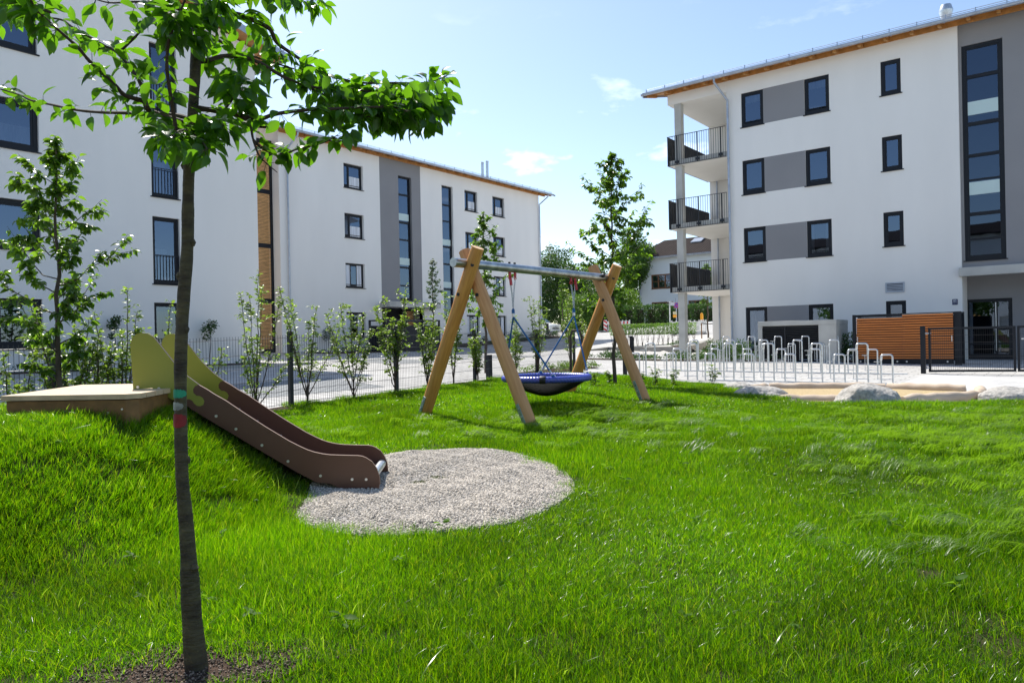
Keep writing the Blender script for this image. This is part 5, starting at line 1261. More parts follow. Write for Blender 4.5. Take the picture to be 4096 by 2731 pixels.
def blob_leaves(name, parent, blobs, n, ls, lm, seed, detail=0):
    rg = np.random.default_rng(seed); r = np.array([b[3] for b in blobs]); idx = rg.choice(len(blobs), n, p=r**2/(r**2).sum())
    v = rg.normal(size=(n, 3)); v /= np.linalg.norm(v, axis=1, keepdims=True); rad = rg.random(n)**.28
    B = np.array([b[:3] for b in blobs])[idx]; sq = np.array([b[4] if len(b) > 4 else .85 for b in blobs])[idx]
    P = v*(rad*r[idx])[:, None]; P[:, 2] *= sq; P = P+B+rg.normal(0, .12, (n, 3))*r[idx][:, None]
    D = v*.5+rg.normal(size=(n, 3))*.8; D[:, 2] -= .4; N = v+rg.normal(size=(n, 3))*.6; N[:, 2] += .6
    return leaves_mesh(name, P, D, N, ls*rg.uniform(.6, 1.4, n), lm, parent, detail=detail, wid=1.3)
# trained hedge on stems
hg = thing('trained_hedge', 'low box-clipped hedge on bare stems above the retaining wall', 'hedge', S(8, 42, .8))
boxes = []
for i in range(22):
    f = i/21; x = 6.1+(10.6-6.1)*f; d = 44.6+(43.0-44.6)*f; boxes.append((S(x, d, 1.84), .16, .28, .31))
volume_leaves('foliage', hg, boxes, 9000, .065, leaf_lowhedge, 9, shell=.55)
m = MB(); rg = random.Random(4)
for i in range(17):
    f = i/16; x = 6.1+(10.6-6.1)*f; d = 44.4+(42.9-44.4)*f; z = .80
    for _ in range(6): m.tube([S(x, d, z-.1), S(x+rg.uniform(-.06, .06), d, z+.12), S(x+rg.uniform(-.18, .18), d+rg.uniform(-.1, .1), 1.62)], [.014, .01, .005], 4, cap=False)
m.build('stems', stem_m, hg)
# tall clipped hedge along the street
th = thing('tall_hedge', 'tall dark clipped hedge along the street in front of the old house', 'hedge', S(12, 67, 2))
boxes = [(S(8.6+i*1.05, 67+.05*math.sin(i), 3.05+.05*math.sin(i*1.7)), .62, .9, 1.22) for i in range(12)]
volume_leaves('foliage', th, boxes, 26000, .13, leaf_hedge, 10, shell=.62)
m = MB()
for i in range(12): c = S(8.6+i*1.05, 67.2); m.bar(Vector((c.x, c.y, 1.6)), Vector((c.x, c.y, 3.9)), .5)
m.build('stems', stem_m, th)
def far_tree(name, label, x, d, z0, H, W, n, ls, lm, seed, trunk=.14, bl=9, zmin=.25, group='trees beyond the street'):
    rg = random.Random(seed); base = S(x, d, z0); t = thing(name, label, 'tree', base, group); blobs = []
    for i in range(bl*2):
        f = (i+.5)/(bl*2); h = zmin+(1-zmin)*f; r = W*math.sin(math.pi*min(.97, (.18+.8*(1-f)**.9)))*rg.uniform(.28, .62); a = i*2.4+rg.uniform(-.5, .5); o = W*math.sin(math.pi*min(.97, .12+.85*(1-f)))*rg.uniform(.3, .75)
        p = base+Vector((math.cos(a)*o, math.sin(a)*o, H*h-r*.4)); blobs.append((p.x, p.y, p.z, max(r, W*.16)))
    m = MB(); m.tube([base-Vector((0, 0, .2)), base+Vector((0, 0, H*.5)), base+Vector((0, 0, H*.9))], [trunk, trunk*.6, trunk*.15], 8)
    for b in blobs[::2]: q = Vector(b[:3]); m.tube([base+Vector((0, 0, min(H*.7, (q.z-base.z)*.6))), q], [trunk*.3, trunk*.08], 5, cap=False)
    m.build('trunk', bark_thin, t, smooth=True); blob_leaves('crown', t, blobs, n, ls, lm, seed); return t
GU = 1.9
far_tree('tree', 'dark bushy tree directly right of the far block, behind the parked car', 3.6, 74, GU, 8.2, 2.6, 9000, .20, leaf_dark, 1, zmin=.02)
far_tree('tree', 'dark round-topped tree second from the far block', 6.6, 76, GU, 7.4, 2.6, 8500, .20, leaf_dark, 2, zmin=.02)
far_tree('tree', 'dark tall tree with a loose top third from the far block', 5.2, 79, GU, 9.6, 2.4, 7000, .20, leaf_dark, 3, zmin=.05)
far_tree('tree', 'mid-green tree behind the right swing legs, low and wide', 9.3, 74, GU, 5.6, 2.5, 8000, .18, leaf_far, 4, zmin=.02)
far_tree('tree', 'large light-green tree left of the old house roof', 13.3, 80, GU, 11.6, 2.5, 11000, .24, leaf_far, 5, trunk=.25, zmin=.22)
far_tree('bush', 'bright yellow-green bush above the clipped hedge', 11.0, 71, GU, 4.3, 1.7, 5000, .16, leaf_bright, 6, zmin=.02)
far_tree('bush', 'fresh green bush behind the blue ropes of the swing', 6.2, 66.5, GU, 3.6, 2.0, 6500, .15, leaf_far, 7, zmin=.02)
far_tree('bush', 'dark bush left end of the clipped hedge', 8.0, 69, GU, 4.4, 1.9, 5000, .16, leaf_dark, 8, zmin=.02)
far_tree('tree', 'distant tree low behind the mid-green tree', 10.8, 92, GU, 9.2, 3.4, 7000, .24, leaf_dark, 9, zmin=.05)
far_tree('tree', 'distant tree right of the gap between house and hedge', 8.2, 95, GU, 8.2, 3.2, 6000, .24, leaf_far, 12, zmin=.05)
wd = [(S(-14+i*4, 108+3*math.sin(i*1.3), 4.2), 2.6, 1.5, 3.0+.9*math.sin(i*2.1)) for i in range(19)]
tag(volume_leaves('woodland', None, wd, 26000, .38, leaf_dark, 99, shell=.5), 'dark band of distant trees behind the street', None, None, 'stuff')
# beds
def bed(name, pts, m_, n, ls, lm, seed, label, h=.28, dz=.02, res=.5):
    patch(name+'_soil', pts, m_, dz, res)
    rg = np.random.default_rng(seed); a, b, c, d = [np.array(p) for p in pts]; k = max(8, n//90); u = rg.random((k, 2))
    C = a+(b-a)*u[:, :1]+(d-a)*u[:, 1:]; idx = rg.integers(0, k, n); r = rg.normal(0, .14, (n, 2)); XY = C[idx]+r
    hh = h*rg.uniform(.5, 1.2, k)[idx]*rg.random(n)**.6*np.exp(-(r**2).sum(1)*8); Z = ground(XY[:, 0], XY[:, 1])+dz+hh
    D = rg.normal(size=(n, 3)); D[:, 2] = np.abs(D[:, 2])+.4; N = rg.normal(size=(n, 3)); N[:, 2] += 1
    o = leaves_mesh(name, np.column_stack([XY, Z]), D, N, ls*rg.uniform(.6, 1.4, n), lm, None, detail=0, wid=.8); tag(o, label, None, None, 'stuff'); return o
bed('planting_bed', [(-16.4, 25.6), (-9.2, 28.2), (-9.4, 28.9), (-16.8, 26.6)], mulch, 5200, .085, leaf_bed, 1, 'low green perennials in the long bed behind the bike stands', .30)
bed('planting_bed', [(-25.1, -2), (-25.1, 16.2), (-22.0, 16.2), (-22.0, -2)], mulch, 1500, .09, leaf_bed, 2, 'sparse plants in the dark bed at the foot of the gabled block', .30)
bed('planting_bed', [(-34.7, 25.2), (-34.7, 30.6), (-31.6, 30.6), (-31.6, 25.2)], mulch, 900, .09, leaf_bed, 3, 'sparse plants in the bed at the foot of the far block', .3)
bed('planting_bed', [(-34.7, 36), (-34.7, 49), (-31.9, 49), (-31.9, 36)], mulch, 2600, .10, leaf_bed, 4, 'low plants in the bed under the right windows of the far block', .4)
bed('planting_bed', [(-12.6, 17.5), (-13.0, 21.5), (-13.9, 21.5), (-13.5, 17.5)], mulch, 1400, .07, leaf_bright, 5, 'fresh yellow-green ground cover beyond the fence', .25)
bed('planting_bed', [(-17, 36.5), (-13.2, 42), (-14.2, 43), (-18.5, 38.4)], mulch, 1200, .09, leaf_bed, 6, 'low weeds in the bed beyond the retaining wall', .25)
bed('planting_bed', [(-12.4, 28.8), (-10.3, 28.9), (-10.3, 30.0), (-12.4, 29.8)], mulch, 2600, .10, leaf_bed, 7, 'green shrubs between downpipe and the concrete housing', .75)
bed('planting_bed', [(-7.4, 28.9), (-6.6, 28.9), (-6.6, 30.0), (-7.4, 30.0)], mulch, 1500, .10, leaf_bed, 8, 'green shrubs between the housing and the slatted bin store', .95)
for (X, Y, H, W, lab, sd_) in ((-24.9, 14.2, 1.55, .28, 'dark climbing plant on the gabled block wall, left of its corner', 61), (-24.9, 10.9, 1.7, .2, 'dark slender climber on the gabled block behind the slide', 62), (-34.5, 27.0, 1.3, .4, 'dark climbing plant at the far block beside its downpipe', 63), (-34.5, 30.9, 1.2, .2, 'small climber beside the ground floor window of the far block', 64)):
    x, d = to_xd(X, Y); z = GZ((X, Y)); t = thing('climbing_plant', lab, 'plant', (X, Y, z), 'climbing plants on the house walls')
    m = MB(); m.tube([(X, Y, z), (X+.03, Y+.05, z+H*.5), (X, Y, z+H)], [.02, .012, .006], 5); m.build('stem', stem_m, t)
    blob_leaves('foliage', t, [(X, Y, z+H*.85, W*.9), (X, Y+W*.5, z+H*.95, W*.7), (X, Y-W*.3, z+H*.65, W*.5)], 420, .07, leaf_dark, sd_)
# low kerb in front of the gabled block bed
m = MB(); 
for i in range(18): y = -2+i*1.02; z = GZ((-21.95, y)); m.box(-22.0, -21.86, y, y+1.01, z-.2, z+.10)
tag(m.build('kerb', concrete, None, loc=(-22, 7, .5)), kind='structure')
# little self-seeded plants at the lawn edge
for i, (px, py, H) in enumerate(((2372, 1480, .32), (2440, 1482, .30), (2552, 1468, .38), (2614, 1444, .50), (2685, 1494, .34), (2846, 1476, .42))):
    t_ = (px-2048)/2940; d = 15.2+.5*(i % 2) if i < 4 else 15.6; x = t_*d; z = LZ(x, d)
    t = thing('seedling', 'leafy seedling, '+['first from the left, left of the slim trunk', 'second from the left, at the slim trunk', 'third from the left, right of the swing leg', 'fourth from the left, upright and bushy', 'fifth from the left, in front of the low bike hoop', 'sixth from the left, beside the boulder'][i], 'plant', S(x, d, z), 'seedlings at the lawn edge')
    rg = random.Random(i); m = MB(); P, D, N, Z = [], [], [], []
    for _ in range(4):
        top = S(x+rg.uniform(-.12, .12), d+rg.uniform(-.1, .1), z+H*rg.uniform(.7, 1.1)); b0 = S(x, d, z-.03); m.tube([b0, top], [.006, .002], 4, cap=False)
        for _ in range(16): f = rg.uniform(.25, 1); a = rg.uniform(0, 6.28); c = b0.lerp(top, f); P.append(c); D.append(Vector((math.cos(a), math.sin(a), rg.uniform(-.3, .5)))); N.append(Vector((0, 0, 1))+Vector((rg.uniform(-.4, .4),)*3)); Z.append(rg.uniform(.06, .11))
    m.build('stems', stem_m, t); leaves_mesh('foliage', np.array(P), np.array(D), np.array(N), np.array(Z), leaf_shrub, t, detail=1, wid=1.3)

# ---- bike stands ----
def make_stand(H, name='bike_stand'):
    t = thing(name, 'x', 'bike stand', (0, 0, 0)); w = .125; r = .06
    pts = [(-w, 0, -.02), (-w, 0, H*.5), (-w, 0, H-r)]+[(-w+r-r*math.cos(R(a)), 0, H-r+r*math.sin(R(a))) for a in (18, 36, 54, 72, 90)]+[(w-r+r*math.sin(R(a)), 0, H-r+r*math.cos(R(a))) for a in (0, 18, 36, 54, 72, 90)]+[(w, 0, H*.5), (w, 0, -.02)]
    m = MB(); m.tube(pts, .021, 10); m.tube([(-w, 0, H-.14), (-w, 0, H-.13), (-w+.012, -.004, H-.045)], [.023, .027, .025], 8); m.build('hoop', galv, t, smooth=True)
    m = MB(); z = H-.17
    m.tube([(-w-.155, .02, z), (-w, .0, z)], .010, 6); m.box(-w-.155, -w-.01, -.02, .055, z-.004, z+.005)
    m.tube([(-w-.075, .025, z), (-w-.075, .025, .10)], .0085, 6); m.tube([(-w-.10, .025, .10), (w, 0, .105)], .0085, 6)
    m.build('wheel_holder', galv, t, smooth=True)
    return t
protoT = make_stand(.97); protoL = make_stand(.70); used_ = {}
ORD = ['first', 'second', 'third', 'fourth', 'fifth', 'sixth', 'seventh', 'eighth']
rows = {'front': ((6.66, 18.8), (9.12, 17.7), [2600, 2767, 2913, 3073, 3265, 3447], [2538, 2683, 2838, 2993, 3158, 3355, 3545]),
        'middle': ((5.24, 23.5), (10.53, 21.04), [2776, 2922, 3053, 3189, 3335], [2706, 2860, 2987, 3122, 3262, 3409, 3489]),
        'back': ((7.33, 28.43), (11.52, 27.04), [2903, 3006, 3112, 3221, 3337], [2856, 2956, 3060, 3166, 3281])}
for rn, (a, b, tall, low) in rows.items():
    for kind, lst, proto in (('tall', tall, protoT), ('low', low, protoL)):
        for i, px in enumerate(lst):
            t = (px-2048)/2940; dx, dd = b[0]-a[0], b[1]-a[1]; k = (t*a[1]-a[0])/(dx-t*dd); x, d = a[0]+dx*k, a[1]+dd*k
            if kind in used_: o = copy_tree(proto)
            else: o = proto; used_[kind] = 1
            p = S(x, d); z = GZ(p)
            if bool(inside(LAWN, np.array(x), np.array(d))): z = LZ(x, d)
            o.location = (p.x, p.y, z); o.rotation_euler = (0, 0, R(13.5) if (i+len(rn)) % 5 else R(15))
            o['label'] = f"{kind} galvanised bike hoop, {ORD[i]} {kind} one from the left in the {rn} row"; o['group'] = 'galvanised bike stands on the plaza'
    p0, p1 = S(a[0]-(b[0]-a[0])*(.1 if rn != 'front' else .6), a[1]-(b[1]-a[1])*(.1 if rn != 'front' else .6)), S(b[0]+(b[0]-a[0])*.12, b[1]+(b[1]-a[1])*.12)
    k = 10; m = MB()
    for j in range(k):
        q0, q1 = p0.lerp(p1, j/k), p0.lerp(p1, (j+.97)/k); m.bar((q0.x, q0.y, GZ(q0)+.012), (q1.x, q1.y, GZ(q1)+.012), .16, .022)
    tag(m.build('glare_base_rail', white_plastic, None, loc=p0), f'base rail, white to stand in for sun glare, under the {rn} row of bike stands', 'strip')  # sun glare on the base rails painted as white bars

# ---- concrete housing ----
ca = thing('concrete_housing', 'low concrete housing with black louvres behind the bike stands', 'housing', (-8.8, 29.2, .28))
FC = frameY(28.4)
m = MB()
m.fbox(FC, -10.0, -7.12, -1.7, 0, 1.66, 1.84); m.fbox(FC, -10.0, -9.84, -1.68, -.005, .1, 1.658); m.fbox(FC, -7.75, -7.125, -1.68, -.005, .1, 1.658); m.fbox(FC, -9.84, -7.75, -1.68, -1.5, .1, 1.658)
m.build('shell', concrete_light, ca, bevel=.012)
m = MB()
for i in range(20):
    z = .30+i*.067; m.hexa([FC(-9.84, -.10, z), FC(-7.75, -.10, z), FC(-7.75, -.045, z-.03), FC(-9.84, -.045, z-.03), FC(-9.84, -.10, z+.012), FC(-7.75, -.10, z+.012), FC(-7.75, -.045, z-.018), FC(-9.84, -.045, z-.018)])
m.fbox(FC, -9.84, -7.75, -.16, -.13, .1, 1.655); m.fbox(FC, -9.0, -8.96, -.05, -.03, .2, 1.655)
m.build('louvres', black_metal, ca)
# ---- slatted bin store ----
bs = thing('bin_store', 'bin store with orange wooden slat doors and dark steel frame', 'bin store', (-5, 29.3, .25))
FW = frameY(28.6)
m = MB()
for a, b in ((-6.62, -6.52), (-3.44, -3.24)): m.fbox(FW, a, b, -.1, 0, .15, 1.98)
m.fbox(FW, -6.62, -6.52, -.9, -.8, .15, 1.98); m.fbox(FW, -3.34, -3.24, -.9, -.8, .15, 1.98)
m.fbox(FW, -6.52, -3.44, -.1, -.02, 1.90, 1.975); m.fbox(FW, -6.6, -6.54, -.8, -.1, 1.90, 1.975); m.fbox(FW, -3.32, -3.26, -.8, -.1, 1.90, 1.975); m.fbox(FW, -6.52, -3.34, -.9, -.82, 1.90, 1.975)
m.fbox(FW, -6.52, -3.34, -.86, -.84, .3, 1.89)
m.build('frame', anthracite, bs)
for a, b, n0, zt, lab in ((-6.48, -4.99, .01, 1.84, 1), (-4.985, -3.46, .06, 1.93, 2)):
    m = MB(); z = .40; n = int((zt-.40)/.0885)
    for i in range(n+1):
        za = .40+(zt-.062-.40)*i/n; m.fbox(FW, a, b, n0, n0+.025, za, za+.055)
    d_ = m.build('slat_door', slat_orange, bs)
    m = MB(); m.fbox(FW, a, b, n0-.03, n0+.03, .22, .385)
    for u in (a+.02, (a+b)/2, b-.06): m.fbox(FW, u, u+.04, n0-.035, n0-.002, .385, zt-.02)
    m.fbox(FW, a, b, n0-.05, n0-.04, .385, zt-.25)
    m.build('door_frame', anthracite, d_)
    m = MB(); m.fbox(FW, a, b, n0-.01, n0+.03, zt+.001, zt+.012)
    m.build('top_strip', galv, d_)
    m = MB()
    for u in (a+.12, b-.18): m.tube([FW(u, n0+.03, .30), FW(u, n0+.04, .30)], .03, 10)
    m.tube([FW(b-.04 if lab == 2 else a+.04, n0+.05, .98), FW(b-.04 if lab == 2 else a+.04, n0+.05, 1.18)], .012, 6); m.build('handle', galv, d_, smooth=True)
# ---- dark bin store by the far block ----
ds = thing('bin_store', 'dark grey panelled bin store in front of the far block entrance', 'bin store', (-32.2, 31, .8))
FS = frameX(-31.5); m = MB()
for u in (28.82, 30.3, 31.8, 33.2): m.fbox(FS, u-.05, u+.05, -.1, 0, .6, 2.68); m.fbox(FS, u-.05, u+.05, -1.5, -1.4, .6, 2.68)
m.fbox(FS, 28.82, 33.2, -.08, -.02, 2.6, 2.68); m.fbox(FS, 28.82, 33.2, -1.48, -1.42, 2.6, 2.68); m.fbox(FS, 28.8, 28.86, -1.4, -.1, 2.6, 2.68); m.fbox(FS, 33.16, 33.22, -1.4, -.1, 2.6, 2.68)
m.build('frame', black_metal, ds)
m = MB()
for a, b in ((28.88, 30.24), (30.36, 31.74), (31.86, 33.14)): m.fbox(FS, a, b, -.06, -.03, .8, 2.35)
m.fbox(FS, 28.86, 33.16, -1.46, -1.43, .8, 2.35); m.build('panels', anthracite, ds)
# ---- gate ----
def P_(x, d, z): return S(x, d, z)
gt = thing('double_gate', 'dark steel mesh gate with posts in front of the entrance door', 'gate', S(13, 20.5, .12))
ga, gb, gc_, gd_ = (11.72, 20.97), (13.83, 20.23), (13.92, 20.20), (15.9, 19.5)
def gpt(a, b, f, z, off=0): x = a[0]+(b[0]-a[0])*f; d = a[1]+(b[1]-a[1])*f-off; return S(x, d, .12+z)
m = MB(); p = gpt(ga, gb, 0, 0); m.bar((p.x, p.y, 0), (p.x, p.y, 1.48), .12, .12); m.build('post', anthracite, gt, bevel=.005)
for (a, b, f0) in ((ga, gb, .075), (gc_, gd_, .0)):
    m = MB(); A, B = gpt(a, b, f0, .08), gpt(a, b, 1, .08); up = Vector((0, 0, 1))
    m.bar(A+up*1.20, B+up*1.20, .05, .06); m.bar(A, B, .05, .06); m.bar(A-up*.03, A+up*1.23, .06, .06); m.bar(B-up*.03, B+up*1.23, .06, .06)
    leaf_ = m.build('gate_leaf', anthracite, gt)
    m = MB(); n = int((B-A).length/.052)
    for i in range(1, n): q = A.lerp(B, i/n); m.tube([q, q+up*1.19], .0035, 3, cap=False)
    for h in (.2, .4, .6, .8, 1.0): 
        for o in (-.006, .006): m.tube([A+up*h+FWD*o, B+up*h+FWD*o], .0038, 3, cap=False)
    m.build('mesh', black_metal, leaf_)
    m = MB()
    if a is ga:
        for h in (.12, 1.10): q = gpt(ga, gb, .02, h+.05, .05); m.tube([q-RIGHT*.02, q+RIGHT*.15-FWD*.0], .014, 8); m.torus(q+RIGHT*.02, RIGHT, .03, .008, 12, 6)
    else:
        q = gpt(gc_, gd_, .03, .95, .05); m.tube([q+RIGHT*.03, q+RIGHT*.16], .012, 8); m.tube([q+RIGHT*.03, q+RIGHT*.03+FWD*.06], .02, 8)
    m.build('hinge' if a is ga else 'handle', galv, leaf_, smooth=True)
# small mesh fence end standing left of the entrance recess
m = MB()
pt = [S(9.25, 12.6, .13)+RIGHT*(.36-.36*math.cos(R(a)))+Vector((0, 0, .30*math.sin(R(a)))) for a in range(0, 171, 10)]
m.tube(pt, .009, 6); tag(m.build('hose', rubber, None, smooth=True, loc=pt[0]), 'thin black hose arching out of the paving at the right edge', 'hose')

# ---- street things ----
def barrier(name, label, x0, x1, d0, d1, z, H, red):
    t = thing(name, label, 'barrier', S((x0+x1)/2, (d0+d1)/2, z), 'construction barriers at the street'); a, b = S(x0, d0, z), S(x1, d1, z); up = Vector((0, 0, 1)); L = (b-a).length; u = (b-a).normalized(); nr = -FWD
    m = MB(); m.bar(a+up*(H-.20), b+up*(H-.20), .03, .26); m.bar(a+up*.13, b+up*.13, .03, .22)
    k = int(L/.13)
    for i in range(k+1): q = a.lerp(b, i/k); m.bar(q+up*.1, q+up*(H-.1), .028, .05)
    for i in range(int(L/.3)+1): q = a.lerp(b, min(1, i*.3/L)); m.bar(q+up*(H-.08), q+up*(H+.02), .04, .07)
    for q in (a, b): m.bar(q+up*.02, q+up*(H+.02), .06, .06)
    if not red: q = a.lerp(b, .5); m.bar(q+up*.3, q+up*.62, .05, .18)
    m.build('panel', white_plastic, t)
    if red:
        m = MB(); n = int(L/.28)
        for i in range(n):
            q0 = a+u*(L*(i+.12)/n)+up*(H-.31)+nr*.02; w = u*.13; m.face([q0, q0+w, q0+w+up*.21, q0+up*.21]); m.face([q0+nr*.004, q0+w+nr*.004, q0+w+up*.21+nr*.004, q0+up*.21+nr*.004])
        m.build('red_stripes', red_white, t)
    m = MB()
    for f in (.12, .88): q = a.lerp(b, f); m.hexa([q+FWD*s_*.4+u*r_*.12+up*0 for s_, r_ in ((-1, -1), (-1, 1), (1, 1), (1, -1))]+[q+FWD*s_*.34+u*r_*.09+up*.10 for s_, r_ in ((-1, -1), (-1, 1), (1, 1), (1, -1))])
    m.build('foot', rubber, t); return t
barrier('barrier', 'white construction barrier with red reflective stripes left of the trained hedge', 8.15, 10.2, 64, 63.5, 1.88, 1.0, True)
barrier('barrier', 'white plastic construction barrier carrying the amber warning lamp', 12.14, 13.1, 50, 49.6, 1.46, .98, False)
barrier('barrier', 'white plastic construction barrier partly behind the balcony column', 11.0, 12.05, 50.5, 50.1, 1.46, .98, False)
bp2 = thing('warning_board', 'upright red and white striped warning board at the left end of the striped barrier', 'sign', S(8.1, 63.2, 1.88))
m = MB(); c = S(8.05, 63.2, 1.9); m.bar(c+Vector((0, 0, 0)), c+Vector((0, 0, 1.0)), .3, .04); 
m = MB(); A = c-RIGHT*.14; m.hexa([A, A+RIGHT*.28, A+RIGHT*.28+FWD*.03, A+FWD*.03]+[q+Vector((0, 0, 1.02)) for q in (A, A+RIGHT*.28, A+RIGHT*.28+FWD*.03, A+FWD*.03)]); m.build('board', white_plastic, bp2)
m = MB()
for i in range(3):
    z = .08+i*.34; q = A-FWD*.006; up = Vector((0, 0, 1)); m.face([q+up*(z+.12), q+RIGHT*.28+up*(z-.05), q+RIGHT*.28+up*(z+.11), q+up*(z+.28)])
m.build('red_stripes', red_white, bp2)
m = MB(); m.box(c.x-.3, c.x+.3, c.y-.3, c.y+.3, 1.83, 1.93); m.build('foot', rubber, bp2)
wl = thing('warning_lamp', 'amber warning lamp on the white construction barrier', 'lamp', S(12.92, 49.9, 2.45))
q = S(12.92, 49.9, 0); m = MB(); m.lathe(q, [(.10, 2.46), (.10, 2.58), (.105, 2.6), (.095, 2.84), (.07, 2.91), (.02, 2.93)], 12); m.build('lens', amber, wl, smooth=True)
m = MB(); m.lathe(q, [(.10, 2.2), (.10, 2.455)], 12); hs = m.build('housing', white_plastic, wl); m = MB(); m.hexa([q+RIGHT*a-FWD*.105+Vector((0, 0, z)) for a, z in ((-.0, 2.24), (.05, 2.24), (.09, 2.42), (.03, 2.42))]+[q+RIGHT*a-FWD*.10+Vector((0, 0, z)) for a, z in ((-.0, 2.24), (.05, 2.24), (.09, 2.42), (.03, 2.42))]); m.build('red_mark', red_white, hs)
s1 = thing('sign_pole', 'thin white street pole with a small grey plate above the hedge', 'pole', S(11.2, 52, 1.5))
q = S(11.2, 52); m = MB(); m.tube([(q.x, q.y, 1.3), (q.x, q.y, 3.84)], .045, 8); m.build('pole', white_plastic, s1, smooth=True)
m = MB(); a = S(11.2, 51.93, 3.55); m.hexa([a, a+RIGHT*.32, a+RIGHT*.32+FWD*.02, a+FWD*.02]+[r_+Vector((0, 0, .25)) for r_ in (a, a+RIGHT*.32, a+RIGHT*.32+FWD*.02, a+FWD*.02)]); m.bar(S(11.05, 52, 3.85), S(11.4, 52, 3.85), .06, .05); m.build('plate', zinc, s1)
s2 = thing('traffic_sign', 'round no-stopping sign with yellow plates, half hidden behind the balcony column', 'sign', S(11.75, 52.5, 1.5))
q = S(11.78, 52.5); m = MB(); m.tube([(q.x, q.y, 1.3), (q.x, q.y, 4.1)], .04, 8); m.build('pole', zinc, s2, smooth=True)
m = MB(); c = S(11.78, 52.42, 3.58); m.tube([c, c-FWD*.02], .20, 24); sg_ = m.build('sign_face', no_stop_blue, s2)
m = MB(); m.tube([c-FWD*.021+(RIGHT*math.cos(R(a))+Vector((0, 0, 1))*math.sin(R(a)))*.185 for a in range(0, 361, 15)], .016, 4); 
for s_ in (-1, 1): m.bar(c-FWD*.024-RIGHT*.13-Vector((0, 0, .13*s_)), c-FWD*.024+RIGHT*.13+Vector((0, 0, .13*s_)), .01, .035)
m.build('red_ring', red_white, sg_)
for z, mm in ((2.72, amber), (2.95, mat('pale_plate', (.6, .55, .35), .5))):
    m = MB(); a = S(11.52, 52.42, z); m.hexa([a, a+RIGHT*.26, a+RIGHT*.26+FWD*.02, a+FWD*.02]+[r_+Vector((0, 0, .2)) for r_ in (a, a+RIGHT*.26, a+RIGHT*.26+FWD*.02, a+FWD*.02)]); m.build('plate', mm, s2)

# ---- parked car ----
CH = (RIGHT*.70-FWD*.71).normalized(); CS = CH.cross(Vector((0, 0, 1))).normalized()    # heading, its right-hand side
nose = S(3.93, 66.0); cz0 = 1.72
def CP(l, w, z): v = nose-CH*l+CS*w; return Vector((v.x, v.y, cz0+z))
car = thing('parked_car', 'white SUV parked beyond the corner of the far block', 'car', CP(2.2, 0, 0))
st = [(0, .34, .80, .74, .70), (.06, .28, .92, .82, .72), (.25, .24, .99, .90, .78), (.9, .22, 1.06, .92, .80), (1.25, .22, 1.16, .92, .80), (1.95, .22, 1.62, .92, .66), (2.6, .22, 1.68, .92, .64), (3.6, .22, 1.66, .92, .64), (4.3, .24, 1.45, .92, .66), (4.55, .28, 1.05, .90, .78), (4.65, .36, .9, .80, .72)]
m = MB(); rings = []
for l, zb, zt, w, wt in st:
    zm = min(zt-.02, 1.0); rings.append([CP(l, -w*.9, zb), CP(l, w*.9, zb), CP(l, w, zb+.15), CP(l, w*1.0, min(.85, zt-.05)), CP(l, w*.97, zm), CP(l, wt, zt-.05), CP(l, wt*.85, zt), CP(l, -wt*.85, zt), CP(l, -wt, zt-.05), CP(l, -w*.97, zm), CP(l, -w*1.0, min(.85, zt-.05)), CP(l, -w, zb+.15)])
for rg_ in rings: m.v += [tuple(p) for p in rg_]
for i in range(len(rings)-1):
    for j in range(12): a = i*12+j; b = i*12+(j+1) % 12; m.f.append((a, b, b+12, a+12)); m.m.append(0)
m.f.append(tuple(range(12))); m.m.append(0); m.f.append(tuple((len(rings)-1)*12+j for j in range(12))); m.m.append(0)
m.build('body', car_white, car, smooth=True)
m = MB(); m.face([CP(1.30, -.72, 1.19), CP(1.30, .72, 1.19), CP(1.90, .60, 1.60), CP(1.90, -.60, 1.60)]); m.v = [tuple(Vector(v)+CH*.02+Vector((0, 0, .015))) for v in m.v]
for s_ in (-1, 1): m.face([CP(1.55, s_*.935, 1.06), CP(4.1, s_*.935, 1.08), CP(3.9, s_*.70, 1.58), CP(2.05, s_*.70, 1.56)])
m.build('windows', car_glass, car)
m = MB(); m.hexa([CP(-.015, -.42, .56), CP(-.015, .42, .56), CP(.05, .42, .56), CP(.05, -.42, .56), CP(.03, -.44, .82), CP(.03, .44, .82), CP(.08, .44, .82), CP(.08, -.44, .82)])
m.hexa([CP(-.012, -.35, .27), CP(-.012, .35, .27), CP(.05, .35, .27), CP(.05, -.35, .27), CP(-.02, -.40, .38), CP(-.02, .40, .38), CP(.05, .40, .38), CP(.05, -.40, .38)])
for s_ in (-1, 1): m.hexa([CP(.0, s_*.50, .28), CP(.03, s_*.82, .30), CP(.1, s_*.80, .30), CP(.1, s_*.5, .28), CP(.01, s_*.58, .50), CP(.03, s_*.80, .52), CP(.1, s_*.8, .52), CP(.1, s_*.58, .50)])
g_ = m.build('grille', car_black, car)
m = MB(); c = CP(-.035, 0, .69); m.torus(c, CH, .10, .012, 20, 6)
for a in (90, 210, 330): m.bar(c, c+CS*math.cos(R(a))*.10+Vector((0, 0, math.sin(R(a))*.10)), .022, .012)
m.bar(CP(-.03, -.40, .69), CP(-.03, -.11, .69), .02, .03); m.bar(CP(-.03, .11, .69), CP(-.03, .40, .69), .02, .03)
m.build('emblem', chrome, g_, smooth=True)
m = MB(); m.hexa([CP(-.03, -.26, .43), CP(-.03, .26, .43), CP(.02, .26, .43), CP(.02, -.26, .43), CP(-.03, -.26, .54), CP(-.03, .26, .54), CP(.02, .26, .54), CP(.02, -.26, .54)]); m.build('number_plate', sign_white, car)
